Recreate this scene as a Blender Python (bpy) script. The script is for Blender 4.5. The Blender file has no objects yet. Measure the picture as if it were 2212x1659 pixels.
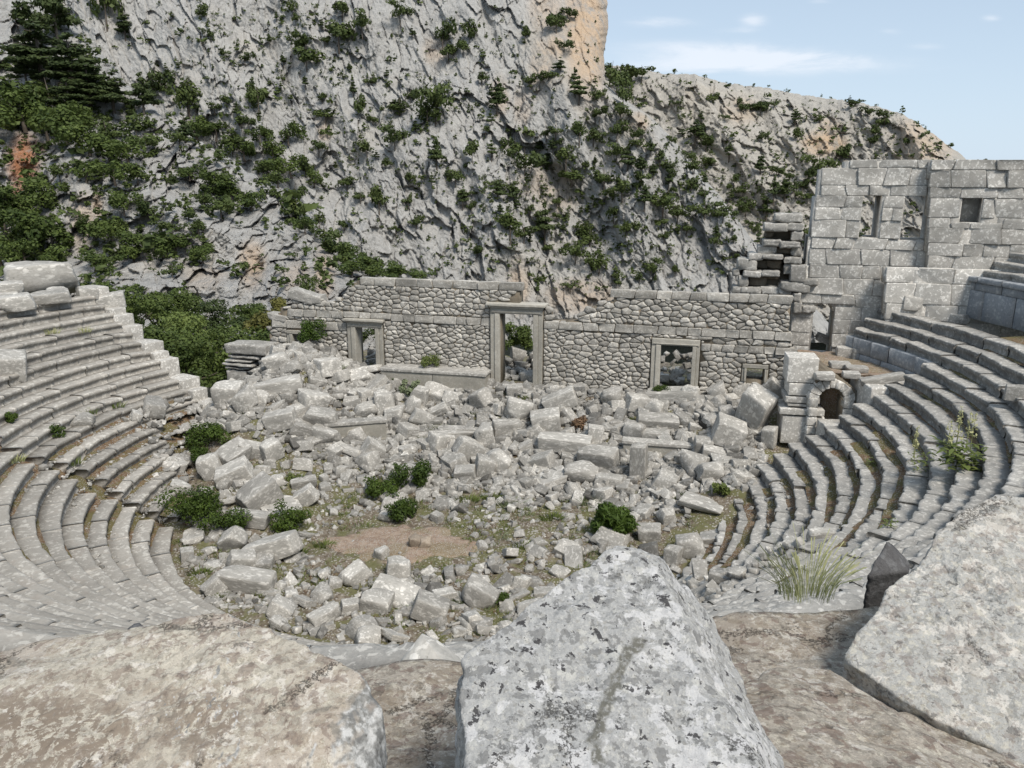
import bpy, bmesh, math, random
import numpy as np
from mathutils import Matrix, Vector

sc = bpy.context.scene
COL = sc.collection
RNG = np.random.default_rng(7)
random.seed(7)

# ------------------------------------------------------------------ camera
F, PITCH, ROLL, H = 1730.0, math.radians(14.585), math.radians(0.2), 13.71
cR, sR, cP, sP = math.cos(ROLL), math.sin(ROLL), math.cos(PITCH), math.sin(PITCH)
cam = bpy.data.cameras.new("camera")
cam.sensor_width = 36.0
cam.lens = 36.0 * F / 2212.0
cam.clip_start, cam.clip_end = 0.05, 6000.0
camo = bpy.data.objects.new("camera", cam)
COL.objects.link(camo)
camo.matrix_world = Matrix(((cR, -sR, 0, 0), (sR * sP, cR * sP, -cP, 0), (sR * cP, cR * cP, sP, H), (0, 0, 0, 1)))
sc.camera = camo

# ------------------------------------------------------------------ sun, sky, exposure
SUN_EL, SUN_AZ = math.radians(52), math.radians(148)      # azimuth clockwise from +Y
sd = Vector((math.sin(SUN_AZ) * math.cos(SUN_EL), math.cos(SUN_AZ) * math.cos(SUN_EL), math.sin(SUN_EL)))
sun = bpy.data.lights.new("sun", 'SUN')
sun.energy, sun.angle, sun.color = 2.7, math.radians(16), (1.0, 0.945, 0.87)
suno = bpy.data.objects.new("sun", sun)
suno.rotation_euler = sd.to_track_quat('Z', 'Y').to_euler()
COL.objects.link(suno)
sc.view_settings.view_transform, sc.view_settings.look = 'Standard', 'None'
sc.view_settings.exposure, sc.view_settings.gamma = 0.70, 1.0


def ray(px, py):
    x, y = (px - 1106.0) / F, -(py - 829.5) / F
    X, Y = x * cR - y * sR, x * sR + y * cR
    return np.array([X, cP + Y * sP, -sP + Y * cP])


def aty(px, py, Y):
    d = ray(px, py)
    q = d * (Y / d[1]); q[2] += H
    return q


def atz(px, py, z):
    d = ray(px, py)
    q = d * ((z - H) / d[2]); q[2] += H
    return q


def projv(P):
    P = np.asarray(P, float)
    X, Z, Y = P[:, 0], P[:, 1] * cP - (P[:, 2] - H) * sP, P[:, 1] * sP + (P[:, 2] - H) * cP
    Z = np.maximum(Z, 1e-3)
    x, y = X / Z, Y / Z
    return np.stack([1106 + F * (x * cR + y * sR), 829.5 - F * (-x * sR + y * cR)], 1)


def ae(px, py):
    d = ray(px, py)
    return d[0] / d[1], d[2] / d[1]


# node helper
class NT:
    def __init__(s, tree):
        s.t = tree; s.t.nodes.clear()

    def n(s, typ, **kw):
        nd = s.t.nodes.new(typ)
        for k, v in kw.items():
            if k == 'inp':
                for i, val in v.items():
                    s.set(nd.inputs[i], val)
            else:
                setattr(nd, k, v)
        return nd

    def set(s, sock, val):
        if hasattr(val, 'is_output') and val.is_output:
            s.t.links.new(val, sock)
        else:
            sock.default_value = val

    def math(s, op, a, b=0.0, c=None, clamp=False):
        nd = s.n('ShaderNodeMath', operation=op, use_clamp=clamp)
        s.set(nd.inputs[0], a); s.set(nd.inputs[1], b)
        if c is not None: s.set(nd.inputs[2], c)
        return nd.outputs[0]

    def mix(s, f, a, b, blend='MIX'):
        nd = s.n('ShaderNodeMix', data_type='RGBA', blend_type=blend)
        s.set(nd.inputs[0], f); s.set(nd.inputs[6], a); s.set(nd.inputs[7], b)
        return nd.outputs[2]

    def ramp(s, f, stops, interp='LINEAR'):
        nd = s.n('ShaderNodeValToRGB')
        cr = nd.color_ramp; cr.interpolation = interp
        while len(cr.elements) < len(stops): cr.elements.new(0.5)
        for e, (p, c) in zip(cr.elements, stops):
            e.position = p; e.color = c if len(c) == 4 else (*c, 1)
        s.set(nd.inputs[0], f)
        return nd.outputs[0]

    def step(s, f, lo, hi):
        nd = s.n('ShaderNodeMapRange', clamp=True, interpolation_type='SMOOTHSTEP')
        s.set(nd.inputs[0], f); nd.inputs[1].default_value = lo; nd.inputs[2].default_value = hi
        return nd.outputs[0]

    def noise(s, vec, scale, detail=4, rough=0.55, dist=0.0):
        nd = s.n('ShaderNodeTexNoise')
        s.set(nd.inputs['Vector'], vec)
        nd.inputs['Scale'].default_value = scale; nd.inputs['Detail'].default_value = detail
        nd.inputs['Roughness'].default_value = rough; nd.inputs['Distortion'].default_value = dist
        return nd.outputs[0]


world = bpy.data.worlds.new("World"); sc.world = world
world.use_nodes = True
w = NT(world.node_tree)
sky = w.n('ShaderNodeTexSky', sky_type='NISHITA', sun_disc=False)
sky.sun_elevation, sky.sun_rotation = SUN_EL, SUN_AZ
sky.altitude, sky.air_density, sky.dust_density, sky.ozone_density = 900, 1.0, 1.6, 1.2
wt = w.n('ShaderNodeTexCoord').outputs['Generated']
sx = w.n('ShaderNodeSeparateXYZ', inp={0: wt})
wy = w.math('MAXIMUM', sx.outputs[1], 0.02)
wa, we = w.math('DIVIDE', sx.outputs[0], wy), w.math('DIVIDE', sx.outputs[2], wy)
cvec = w.n('ShaderNodeCombineXYZ', inp={0: w.math('MULTIPLY', wa, 7.0), 1: w.math('MULTIPLY', we, 34.0), 2: 3.3}).outputs[0]
cn = w.noise(cvec, 1.0, 7, 0.62, 0.4)
tot = None
for (px, py, rx, ry, k) in [(1560, 108, 200, 22, 1.0), (1700, 124, 170, 13, 1.0), (1640, 140, 300, 16, .7), (1600, 150, 300, 22, .5), (1425, 48, 80, 11, 1.0),
                            (1628, 44, 30, 17, .75), (1590, 66, 40, 7, .6), (2138, 40, 22, 8, .9), (1922, 69, 26, 8, .5),
                            (2000, 100, 40, 8, .35), (1770, 3, 26, 6, .5)]:
    a0, e0 = ae(px, py); a1, _ = ae(px + rx, py); _, e1 = ae(px, py - ry)
    da, de = w.math('DIVIDE', w.math('SUBTRACT', wa, a0), a1 - a0), w.math('DIVIDE', w.math('SUBTRACT', we, e0), e1 - e0)
    g = w.math('EXPONENT', w.math('MULTIPLY', w.math('ADD', w.math('MULTIPLY', da, da), w.math('MULTIPLY', de, de)), -1.0))
    g = w.math('MULTIPLY', g, k)
    tot = g if tot is None else w.math('ADD', tot, g)
cm = w.step(w.math('MULTIPLY', tot, w.math('ADD', w.math('MULTIPLY', cn, 3.2), -0.95)), 0.02, 1.0)
haze = w.step(we, 0.30, -0.05)
skyc = w.mix(w.math('ADD', w.math('MULTIPLY', haze, 0.28), 0.58), sky.outputs[0], (6.2, 7.5, 8.9, 1))
skyc = w.mix(w.math('MULTIPLY', cm, 0.62), skyc, (8.8, 9.1, 9.7, 1))
bg = w.n('ShaderNodeBackground', inp={0: skyc, 1: 0.068})
wo = w.n('ShaderNodeOutputWorld', inp={0: bg.outputs[0]})

# ------------------------------------------------------------------ noise (numpy)
_perm = np.random.default_rng(3).permutation(512).astype(np.int64)
_perm = np.concatenate([_perm, _perm])
_grad = np.random.default_rng(4).normal(size=(512, 3)); _grad /= np.linalg.norm(_grad, axis=1, keepdims=True)


def pn(p):
    p = np.asarray(p, float)
    i = np.floor(p).astype(np.int64); f = p - i
    u = f * f * f * (f * (f * 6 - 15) + 10)
    out = 0.0
    for dx in (0, 1):
        for dy in (0, 1):
            for dz in (0, 1):
                h = _perm[(_perm[(_perm[(i[:, 0] + dx) & 511] + i[:, 1] + dy) & 511] + i[:, 2] + dz) & 511]
                g = _grad[h]
                dot = (f[:, 0] - dx) * g[:, 0] + (f[:, 1] - dy) * g[:, 1] + (f[:, 2] - dz) * g[:, 2]
                wgt = (u[:, 0] if dx else 1 - u[:, 0]) * (u[:, 1] if dy else 1 - u[:, 1]) * (u[:, 2] if dz else 1 - u[:, 2])
                out = out + dot * wgt
    return out * 1.5


def fbm(p, octv=4, gain=0.5, lac=2.03):
    p = np.asarray(p, float); a, s = 1.0, 0.0
    for k in range(octv):
        s = s + a * pn(p + k * 17.3); p = p * lac; a *= gain
    return s


def billow(p, octv=4, gain=0.5, lac=2.1):
    p = np.asarray(p, float); a, s = 1.0, 0.0
    for k in range(octv):
        s = s + a * np.abs(pn(p + k * 11.7)); p = p * lac; a *= gain
    return s


# ------------------------------------------------------------------ object helpers
def tag(o, label=None, cat=None, group=None, kind=None):
    if label: o['label'] = label
    if cat: o['category'] = cat
    if group: o['group'] = group
    if kind: o['kind'] = kind
    return o


def empty(name, loc=(0, 0, 0), rz=0.0):
    o = bpy.data.objects.new(name, None)
    o.location = loc; o.rotation_euler = (0, 0, rz); o.empty_display_size = 0.3
    COL.objects.link(o)
    return o


def link(name, me, parent=None, loc=(0, 0, 0)):
    o = bpy.data.objects.new(name, me)
    COL.objects.link(o)
    if parent is not None:
        o.parent = parent
    o.location = loc
    return o


def mk(name, V, faces, mats, smooth=False, attrs=None, midx=None):
    """mesh from a vertex array and a list of face arrays (each n x k)"""
    me = bpy.data.meshes.new(name)
    V = np.asarray(V, np.float32)
    faces = [np.asarray(f, np.int32) for f in faces if len(f)]
    me.vertices.add(len(V)); me.vertices.foreach_set('co', V.ravel())
    loops = np.concatenate([f.ravel() for f in faces])
    sizes = np.concatenate([np.full(len(f), f.shape[1], np.int32) for f in faces])
    me.loops.add(len(loops)); me.loops.foreach_set('vertex_index', loops)
    me.polygons.add(len(sizes))
    me.polygons.foreach_set('loop_start', np.concatenate([[0], np.cumsum(sizes)[:-1]]).astype(np.int32))
    me.polygons.foreach_set('loop_total', sizes)
    if smooth:
        me.polygons.foreach_set('use_smooth', np.ones(len(sizes), bool))
    for m in (mats if isinstance(mats, (list, tuple)) else [mats]):
        me.materials.append(m)
    if midx is not None:
        me.polygons.foreach_set('material_index', np.asarray(midx, np.int32))
    me.update(calc_edges=True)
    for k, v in (attrs or {}).items():
        at = me.attributes.new(k, 'FLOAT', 'POINT')
        at.data.foreach_set('value', np.asarray(v, np.float32))
    return me


class MB:
    """collects pieces into one mesh"""
    def __init__(s):
        s.V, s.F, s.T, s.n = [], {}, [], 0

    def add(s, V, faces, tint=0.0):
        V = np.asarray(V, float)
        for f in faces:
            f = np.asarray(f, int)
            if len(f): s.F.setdefault(f.shape[1], []).append(f + s.n)
        s.V.append(V); s.T.append(np.full(len(V), tint) if np.isscalar(tint) else np.asarray(tint)); s.n += len(V)

    def box(s, c, d, ax=None, tint=0.0):
        c, d = np.asarray(c, float), np.asarray(d, float) / 2
        q = np.array([[x, y, z] for x in (-1, 1) for y in (-1, 1) for z in (-1, 1)], float) * d
        if ax is not None: q = q @ np.asarray(ax, float)
        s.add(q + c, [[[0, 1, 3, 2], [4, 6, 7, 5], [0, 4, 5, 1], [2, 3, 7, 6], [0, 2, 6, 4], [1, 5, 7, 3]]], tint)

    def mesh(s, name, mats, smooth=False):
        return mk(name, np.concatenate(s.V), [np.concatenate(f) for f in s.F.values()], mats, smooth, {'tint': np.concatenate(s.T)})

    def build(s, name, mats, parent=None, smooth=False):
        return link(name, s.mesh(name, mats, smooth), parent)


# unit cube-sphere grids
_cs = {}


def cubesphere(n):
    if n in _cs: return _cs[n]
    key, V, Fq = {}, [], []
    def vid(p):
        k = tuple(np.round(p, 5))
        if k not in key: key[k] = len(V); V.append(p)
        return key[k]
    t = np.tan(np.linspace(-1, 1, n + 1) * math.pi / 4)
    for ax in range(3):
        for sg in (-1, 1):
            ids = {}
            for i in range(n + 1):
                for j in range(n + 1):
                    p = np.zeros(3); p[ax] = sg; p[(ax + 1) % 3] = t[i]; p[(ax + 2) % 3] = t[j]
                    ids[i, j] = vid(p)
            for i in range(n):
                for j in range(n):
                    q = [ids[i, j], ids[i + 1, j], ids[i + 1, j + 1], ids[i, j + 1]]
                    Fq.append(q if sg > 0 else q[::-1])
    _cs[n] = (np.array(V), np.array(Fq))
    return _cs[n]


def hull_planes(pts):
    bm = bmesh.new()
    for p in pts: bm.verts.new(p)
    r = bmesh.ops.convex_hull(bm, input=bm.verts)
    bm.normal_update()
    c = np.mean([v.co[:] for v in bm.verts if v.link_faces], axis=0)
    pl = [(np.array(f.normal), float(np.dot(f.normal, np.array(f.verts[0].co) - c))) for f in bm.faces if f.calc_area() > 1e-6]
    bm.free()
    return c, pl


def hull_rock(pts, n=40, k=22, amp=0.03, fs=3.0, seed=0, octv=5, lump=0.0):
    """weathered rock: rounded convex body, displaced along its own radii"""
    c, pl = hull_planes(pts)
    D, Fq = cubesphere(n)
    D = D / np.linalg.norm(D, axis=1, keepdims=True)
    acc = 0.0
    for nn, d in pl:
        acc = acc + np.maximum(D @ nn, 1e-4) ** k / max(d, 1e-3) ** k
    r = acc ** (-1.0 / k)
    P = D * r[:, None]
    d = amp * fbm(P * fs + seed * 7.1, octv, 0.55)
    if lump: d = d - lump * billow(P * fs * .5 + seed * 3.1, 3)
    return c, P * (1 + d / np.maximum(r, .05))[:, None], Fq
# ------------------------------------------------------------------ materials
def new_mat(name):
    m = bpy.data.materials.new(name); m.use_nodes = True
    return m, NT(m.node_tree)


def finish(m, t, col, rough=0.9, bump=None, bdist=0.02, bstr=0.6, spec=0.15):
    b = t.n('ShaderNodeBsdfPrincipled')
    t.set(b.inputs['Base Color'], col); t.set(b.inputs['Roughness'], rough)
    b.inputs['Specular IOR Level'].default_value = spec
    if bump is not None:
        bn = t.n('ShaderNodeBump'); bn.inputs['Strength'].default_value = bstr; bn.inputs['Distance'].default_value = bdist
        t.set(bn.inputs['Height'], bump); t.set(b.inputs['Normal'], bn.outputs[0])
    t.n('ShaderNodeOutputMaterial', inp={0: b.outputs[0]})
    return m


def objvec(t, jitter=True):
    v = t.n('ShaderNodeTexCoord').outputs['Object']
    if jitter:
        r = t.n('ShaderNodeObjectInfo').outputs['Random']
        va = t.n('ShaderNodeVectorMath', operation='ADD')
        t.set(va.inputs[0], v)
        t.set(va.inputs[1], t.n('ShaderNodeCombineXYZ', inp={0: t.math('MULTIPLY', r, 93.0), 1: t.math('MULTIPLY', r, 41.0), 2: 0.0}).outputs[0])
        v = va.outputs[0]
    return v


def attr(t, name):
    return t.n('ShaderNodeAttribute', attribute_name=name).outputs['Fac']


def stone(name, dark, light, sc_=1.0, lichen=0.45, lcol=(.60, .59, .56), spots=0.35, brown=0.0, bcol=(.20, .14, .09), bdist=0.03, bstr=0.7, fleck=14.0):
    warm = lambda c: (c[0] * 1.03, c[1] * 1.0, c[2] * .95)
    dark, light, lcol = warm(dark), warm(light), warm(lcol)
    m, t = new_mat(name)
    v = objvec(t)
    n1 = t.noise(v, 1.1 * sc_, 8, 0.62)
    n2 = t.noise(v, 4.5 * sc_, 6, 0.65, 0.6)
    n3 = t.noise(v, fleck * sc_, 5, 0.7)
    n4 = t.noise(v, 2.2 * sc_, 7, 0.7, 1.2)
    col = t.ramp(t.math('ADD', t.math('MULTIPLY', n1, .6), t.math('MULTIPLY', n3, .4)), [(.30, dark), (.5, tuple(.5 * (a + b) for a, b in zip(dark, light))), (.70, light)])
    if brown:
        col = t.mix(t.math('MULTIPLY', t.step(n4, .50, .68), brown), col, (*bcol, 1))
    col = t.mix(t.math('MULTIPLY', t.step(n2, .54, .60), lichen), col, (*lcol, 1))
    vo = t.n('ShaderNodeTexVoronoi', feature='F1'); t.set(vo.inputs['Vector'], v); vo.inputs['Scale'].default_value = 5.0 * sc_
    col = t.mix(t.math('MULTIPLY', t.math('MULTIPLY', t.step(vo.outputs['Distance'], .30, .24), t.step(n1, .45, .55)), lichen), col, (*[min(1, c * 1.08) for c in lcol], 1))
    n5 = t.noise(v, 6.5 * sc_, 6, 0.75)
    col = t.mix(t.math('MULTIPLY', t.step(n5, .60, .70), spots), col, (.085, .082, .075, 1))
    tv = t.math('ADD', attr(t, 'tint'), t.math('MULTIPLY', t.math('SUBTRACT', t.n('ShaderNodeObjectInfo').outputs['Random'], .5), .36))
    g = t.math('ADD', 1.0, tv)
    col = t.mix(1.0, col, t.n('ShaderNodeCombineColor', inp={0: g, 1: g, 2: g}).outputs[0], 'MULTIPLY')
    h = t.math('ADD', t.math('MULTIPLY', n2, .6), t.math('MULTIPLY', n3, .5))
    return finish(m, t, col, .93, h, bdist, bstr)


M = {}
M['block'] = stone('grey_limestone', (.17, .168, .16), (.43, .422, .402), 1.2, .50, (.62, .612, .59), .60, .10, (.22, .18, .135))
M['wall'] = stone('wall_limestone', (.25, .243, .225), (.49, .478, .45), 1.6, .55, (.63, .62, .59), .42, .25, (.30, .24, .17))
M['ashlar'] = stone('ashlar_limestone', (.28, .275, .26), (.50, .49, .47), 1.3, .80, (.66, .655, .635), .42)
M['jamb'] = stone('dressed_grey_stone', (.24, .232, .21), (.38, .37, .335), .9, .22, (.50, .49, .46), .22, .2, (.22, .18, .13))
M['seat'] = stone('seat_limestone', (.19, .182, .168), (.33, .318, .297), .9, .42, (.52, .51, .48), .32, .25, (.27, .22, .18))
M['seat_dark'] = stone('weathered_seat_limestone', (.17, .17, .167), (.37, .363, .345), 1.2, .48, (.55, .54, .515), .55, .2, (.25, .21, .18))
M['blue'] = stone('blue_grey_stone', (.13, .145, .165), (.30, .32, .345), .9, .30, (.46, .47, .48), .30)
M['darkrock'] = stone('dark_broken_stone', (.055, .055, .06), (.13, .13, .135), 3.0, .10, (.4, .42, .44), .3)
M['mortar'] = stone('dark_wall_core', (.10, .088, .07), (.23, .205, .165), 1.5, .05, (.3, .28, .25), .4, .5, (.16, .09, .05))  # dark brown mortar colour for wall cores and the tunnel


def soil(name, c1, c2, peb, grass=.0, gcol=(.09, .10, .03), peb_s=9.0):
    m, t = new_mat(name)
    v = objvec(t, False)
    n1 = t.noise(v, .55, 7, .6); n2 = t.noise(v, 5.0, 6, .7); n3 = t.noise(v, .9, 5, .6, .5)
    col = t.mix(t.step(n2, .35, .65), (*c1, 1), (*c2, 1))
    if grass: col = t.mix(t.math('MULTIPLY', t.step(t.math('ADD', n3, t.math('MULTIPLY', n2, .25)), .56, .70), grass), col, (*gcol, 1))
    vo = t.n('ShaderNodeTexVoronoi', feature='F1'); t.set(vo.inputs['Vector'], v); vo.inputs['Scale'].default_value = peb_s
    pm = t.math('MULTIPLY', t.step(vo.outputs['Distance'], .42, .30), t.step(t.math('ADD', n1, t.math('MULTIPLY', vo.outputs['Color'], .3)), .50, .62))
    col = t.mix(t.math('MULTIPLY', pm, peb), col, (.40, .37, .33, 1))
    return finish(m, t, col, .95, t.math('ADD', t.math('MULTIPLY', n2, .6), t.math('MULTIPLY', pm, .5)), .05, .8)


M['rubble_ground'] = soil('rubble_soil', (.085, .065, .045), (.21, .18, .14), .6, .8, (.11, .11, .045))
M['dirt'] = soil('red_brown_earth', (.11, .068, .038), (.19, .135, .085), .5, .75, (.10, .095, .035), 14.0)
M['ground'] = soil('hill_soil', (.10, .085, .05), (.17, .15, .10), .4, .8, (.05, .065, .02))
M['path'] = soil('pale_path_earth', (.20, .14, .10), (.31, .24, .185), .7, .35, (.13, .125, .05), 16.0)


def mountain_mat(name, warm):
    m, t = new_mat(name)
    v = objvec(t, False)
    st = t.n('ShaderNodeMapping', inp={0: v}); st.inputs['Scale'].default_value = (1, 1, .35)
    n1 = t.noise(v, .035, 7, .62); n7 = t.noise(v, 1.7, 5, .75); n2 = t.noise(st.outputs[0], .22, 8, .68, .4); n3 = t.noise(v, .9, 6, .68)
    a = tuple(c * w for c, w in zip((.23, .225, .215), warm)); b = tuple(c * w for c, w in zip((.44, .43, .405), warm))
    col = t.ramp(t.math('ADD', t.math('MULTIPLY', n2, .55), t.math('MULTIPLY', n3, .45)), [(.30, a), (.50, tuple((x + y) / 2 * 1.08 for x, y in zip(a, b))), (.68, b)])
    col = t.mix(t.math('MULTIPLY', t.step(n1, .52, .70), .28), col, (.46, .40, .31, 1))
    oc = t.math('MULTIPLY', attr(t, 'ochre'), t.step(t.math('ADD', n2, t.math('MULTIPLY', n3, .4)), .45, .78))
    col = t.mix(oc, col, (.50, .34, .20, 1))
    col = t.mix(t.math('MULTIPLY', attr(t, 'red'), t.step(n3, .25, .5)), col, (.36, .17, .09, 1))
    ve = t.n('ShaderNodeTexVoronoi', feature='DISTANCE_TO_EDGE'); t.set(ve.inputs['Vector'], st.outputs[0]); ve.inputs['Scale'].default_value = .35
    n6 = t.noise(v, .5, 6, .75, .8)
    col = t.mix(t.math('MULTIPLY', t.step(n6, .60, .68), .45), col, (.10, .095, .085, 1))
    col = t.mix(t.math('MULTIPLY', t.step(n7, .59, .66), .5), col, (.12, .115, .10, 1))
    h = t.math('ADD', t.math('ADD', t.math('MULTIPLY', n2, 1.0), t.math('MULTIPLY', n3, .5)), t.math('MULTIPLY', n6, .8))
    return finish(m, t, col, .95, h, 1.1, .9)


M['mountain'] = mountain_mat('cliff_limestone', (1, 1, 1))
M['ridge'] = mountain_mat('ridge_limestone', (1.02, .985, .93))


def leaf(name, c1, c2, trans=.25):
    m, t = new_mat(name)
    tv = attr(t, 'tint')
    r = t.n('ShaderNodeObjectInfo').outputs['Random']
    f = t.math('ADD', t.math('MULTIPLY', tv, .75), t.math('MULTIPLY', r, .35), clamp=True)
    col = t.mix(f, (*c1, 1), (*c2, 1))
    d = t.n('ShaderNodeBsdfPrincipled'); t.set(d.inputs['Base Color'], col); d.inputs['Roughness'].default_value = .6; d.inputs['Specular IOR Level'].default_value = .2
    tr = t.n('ShaderNodeBsdfTranslucent'); t.set(tr.inputs[0], col)
    mx = t.n('ShaderNodeMixShader', inp={0: trans, 1: d.outputs[0], 2: tr.outputs[0]})
    t.n('ShaderNodeOutputMaterial', inp={0: mx.outputs[0]})
    return m


M['pine'] = leaf('pine_needles', (.030, .046, .016), (.080, .105, .035))
M['shrub'] = leaf('shrub_leaves', (.035, .052, .016), (.105, .135, .040))
M['oak'] = leaf('oak_leaves', (.035, .055, .013), (.105, .14, .035))
M['lightleaf'] = leaf('pale_leaves', (.09, .125, .03), (.17, .21, .06))
M['olive'] = leaf('yellow_green_leaves', (.085, .085, .022), (.17, .16, .045))
M['bush'] = leaf('bush_leaves', (.026, .046, .009), (.080, .120, .020))
M['feather'] = leaf('feathery_leaves', (.035, .06, .010), (.075, .12, .02))
M['sage'] = leaf('grey_green_leaves', (.12, .15, .075), (.24, .27, .16))
M['straw'] = leaf('straw_stems', (.26, .29, .13), (.50, .48, .26))
M['weed'] = leaf('weed_leaves', (.075, .105, .025), (.17, .20, .06))
M['dryweed'] = leaf('dry_weeds', (.13, .08, .05), (.23, .15, .09))
mb_, t_ = new_mat('bark'); v_ = objvec(t_)
M['bark'] = finish(mb_, t_, t_.ramp(t_.noise(v_, 6, 5), [(.3, (.05, .04, .03)), (.7, (.14, .12, .10))]), .95, t_.noise(v_, 12, 4), .03)
# ------------------------------------------------------------------ mountains (structure)
def interp(x, pts):
    pts = sorted(pts)
    return np.interp(x, [p[0] for p in pts], [p[1] for p in pts])


def aev(px, py):
    x, y = (px - 1106.0) / F, -(py - 829.5) / F
    X, Y = x * cR - y * sR, x * sR + y * cR
    d1 = cP + Y * sP
    return X / d1, (-sP + Y * cP) / d1


def segdist(px, py, pl):
    """signed-less distance to a polyline, as (distance, side)"""
    best = np.full(px.shape, 1e9)
    for (x0, y0), (x1, y1) in zip(pl[:-1], pl[1:]):
        dx, dy = x1 - x0, y1 - y0
        t = np.clip(((px - x0) * dx + (py - y0) * dy) / (dx * dx + dy * dy), 0, 1)
        best = np.minimum(best, np.hypot(px - x0 - t * dx, py - y0 - t * dy))
    return best


def ridges(px, py, lines):
    out = 0.0
    for amp, wd, pl in lines:
        d = segdist(px, py, pl)
        out = out + amp * np.exp(-d / wd)
    return out


SURF = []          # (positions, pixel buckets) for planting


def massif(name, PX, PY, Y, mat, ochre, red, label):
    a, e = aev(PX, PY)
    nv, nu = PX.shape
    V = np.stack([a * Y, Y, H + e * Y], -1).reshape(-1, 3)
    idx = np.arange(nv * nu).reshape(nv, nu)
    Fq = np.stack([idx[:-1, :-1], idx[:-1, 1:], idx[1:, 1:], idx[1:, :-1]], -1).reshape(-1, 4)
    me = mk(name, V, [Fq], mat, True, {'ochre': ochre.ravel(), 'red': red.ravel()})
    o = link(name, me)
    tag(o, label, None, None, 'structure')
    SURF.append(V)
    return o


def facets(p, seed):
    """broken rock faces: each cell is a plane with its own tilt and set-back"""
    i = np.floor(p).astype(np.int64); best = np.full(len(p), 1e9); out = np.zeros(len(p))
    for dx in (-1, 0, 1):
        for dy in (-1, 0, 1):
            cx, cy = i[:, 0] + dx, i[:, 1] + dy
            h = _perm[(_perm[(_perm[(cx + seed * 31) & 511] + cy) & 511] + seed) & 511]
            g, g2 = _grad[h], _grad[(h * 7 + 13) & 511]
            ex, ey = p[:, 0] - cx - .5 - .45 * g[:, 0], p[:, 1] - cy - .5 - .45 * g[:, 1]
            d = np.abs(ex) ** 1.6 + np.abs(ey) ** 1.6
            m = d < best
            best = np.where(m, d, best)
            out = np.where(m, g2[:, 2] * .45 + g2[:, 0] * ex * 1.1 + g2[:, 1] * ey * 1.0, out)
    return out


def relief(px, py, y0, seed, sx, sy, shear, amps):
    X, Z = (px - 1106) / F * y0, -(py - 829.5) / F * y0
    q = np.stack([(X + shear * Z) / sx, Z / sy, np.full(X.shape, seed * 5.7)], -1).reshape(-1, 3)
    wq = q + 0.35 * np.stack([pn(q * 1.7 + 9), pn(q * 1.7 + 31), 0 * q[:, 0]], 1)
    c = lambda v: np.abs(v) ** .85
    r = amps[0] * (c(pn(wq * .5)) + c(pn(wq * 1.05 + 4.0)) * .6)
    q3 = q + .10 * np.stack([fbm(q * 3.1 + 5, 3), fbm(q * 3.1 + 55, 3), 0 * q[:, 0]], 1)
    r = r + amps[1] * facets(q3[:, :2] * 1.35, seed) + amps[2] * facets(q3[:, :2] * 3.4 + 7, seed + 1)
    q4 = q3 + .02 * np.stack([pn(q * 14), pn(q * 14 + 9), 0 * q[:, 0]], 1)
    r = r + amps[3] * facets(q4[:, :2] * 8.2 + 3, seed + 2) + amps[4] * c(pn(q * 19.0 + 5)) + amps[4] * .5 * c(pn(q * 41.0 + 5))
    return r.reshape(px.shape)


def blobs(px, py, L):
    out = np.zeros(px.shape)
    for x, y, rx, ry, k in L:
        out = np.maximum(out, k * np.exp(-(((px - x) / rx) ** 2 + ((py - y) / ry) ** 2) ** 2))
    return out


# B: the great cliff
NV, NU = 520, 1080
vy = np.linspace(-70, 740, NV)
cor = interp(vy, [(-70, 1320), (0, 1311), (50, 1314), (110, 1306), (178, 1304), (190, 1318), (215, 1350), (250, 1402), (300, 1455), (350, 1490), (420, 1552), (500, 1612), (600, 1700), (740, 1830)])
cor = cor + 2.5 * pn(np.stack([vy / 14, vy * 0, vy * 0], 1)) + 3 * pn(np.stack([vy / 45, vy * 0 + 3, vy * 0], 1))
NW = 46
uu = np.linspace(0, 1, NU - NW)
PX = -200 + uu[None, :] * (cor[:, None] + 200)
PY = np.repeat(vy[:, None], NU - NW, 1)
RB = [(17, 95, [(985, 205), (900, 300), (830, 420), (760, 540)]), (13, 60, [(1010, 20), (1060, 130), (1100, 250)]), (15, 80, [(1300, 205), (1180, 330), (1080, 470), (1000, 600)]),
      (13, 55, [(1005, 330), (1060, 430), (1100, 520)]), (16, 70, [(1310, 190), (1400, 255), (1490, 345), (1610, 500), (1700, 600)]), (14, 70, [(430, 60), (560, 300), (690, 480)]),
      (12, 60, [(640, 0), (700, 160), (790, 330)]), (10, 50, [(800, 60), (830, 200), (870, 330)]), (11, 50, [(1420, 260), (1390, 400), (1340, 560)]), (10, 45, [(1200, 100), (1230, 260), (1290, 400)])]
VB = [(13, 60, [(930, 180), (850, 260), (760, 360)]), (12, 50, [(1070, 130), (1130, 290), (1200, 380), (1290, 520)]), (10, 40, [(1110, 420), (1190, 520)]), (10, 50, [(560, 60), (640, 260), (740, 430)])]
up = (740 - PY) / 810
yb0 = 205 + 95 * up
RB_main = relief(PX, PY, 250, 1, 24, 42, .25, (6, 3.2, 2.4, 1.6, .85))
cl = np.clip((PX - 1170) / 80, 0, 1) * np.clip((215 - PY) / 60, 0, 1)       # smooth upper cliff face
YB = yb0 - .62 * ridges(PX, PY, RB) + .5 * ridges(PX, PY, VB) - RB_main * (1 - .62 * cl)
dc = (cor[:, None] - PX)
YB += 16 * np.exp(-dc / 14.0)
wrap = np.arange(1, NW + 1) / NW
PXw = cor[:, None] - 10 * wrap[None, :] ** 1.3
YBw = YB[:, -1:] + 3 + 150 * wrap[None, :] ** 1.5
PX, PY, YB = np.concatenate([PX, PXw], 1), np.concatenate([PY, np.repeat(vy[:, None], NW, 1)], 1), np.concatenate([YB, YBw], 1)
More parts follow.
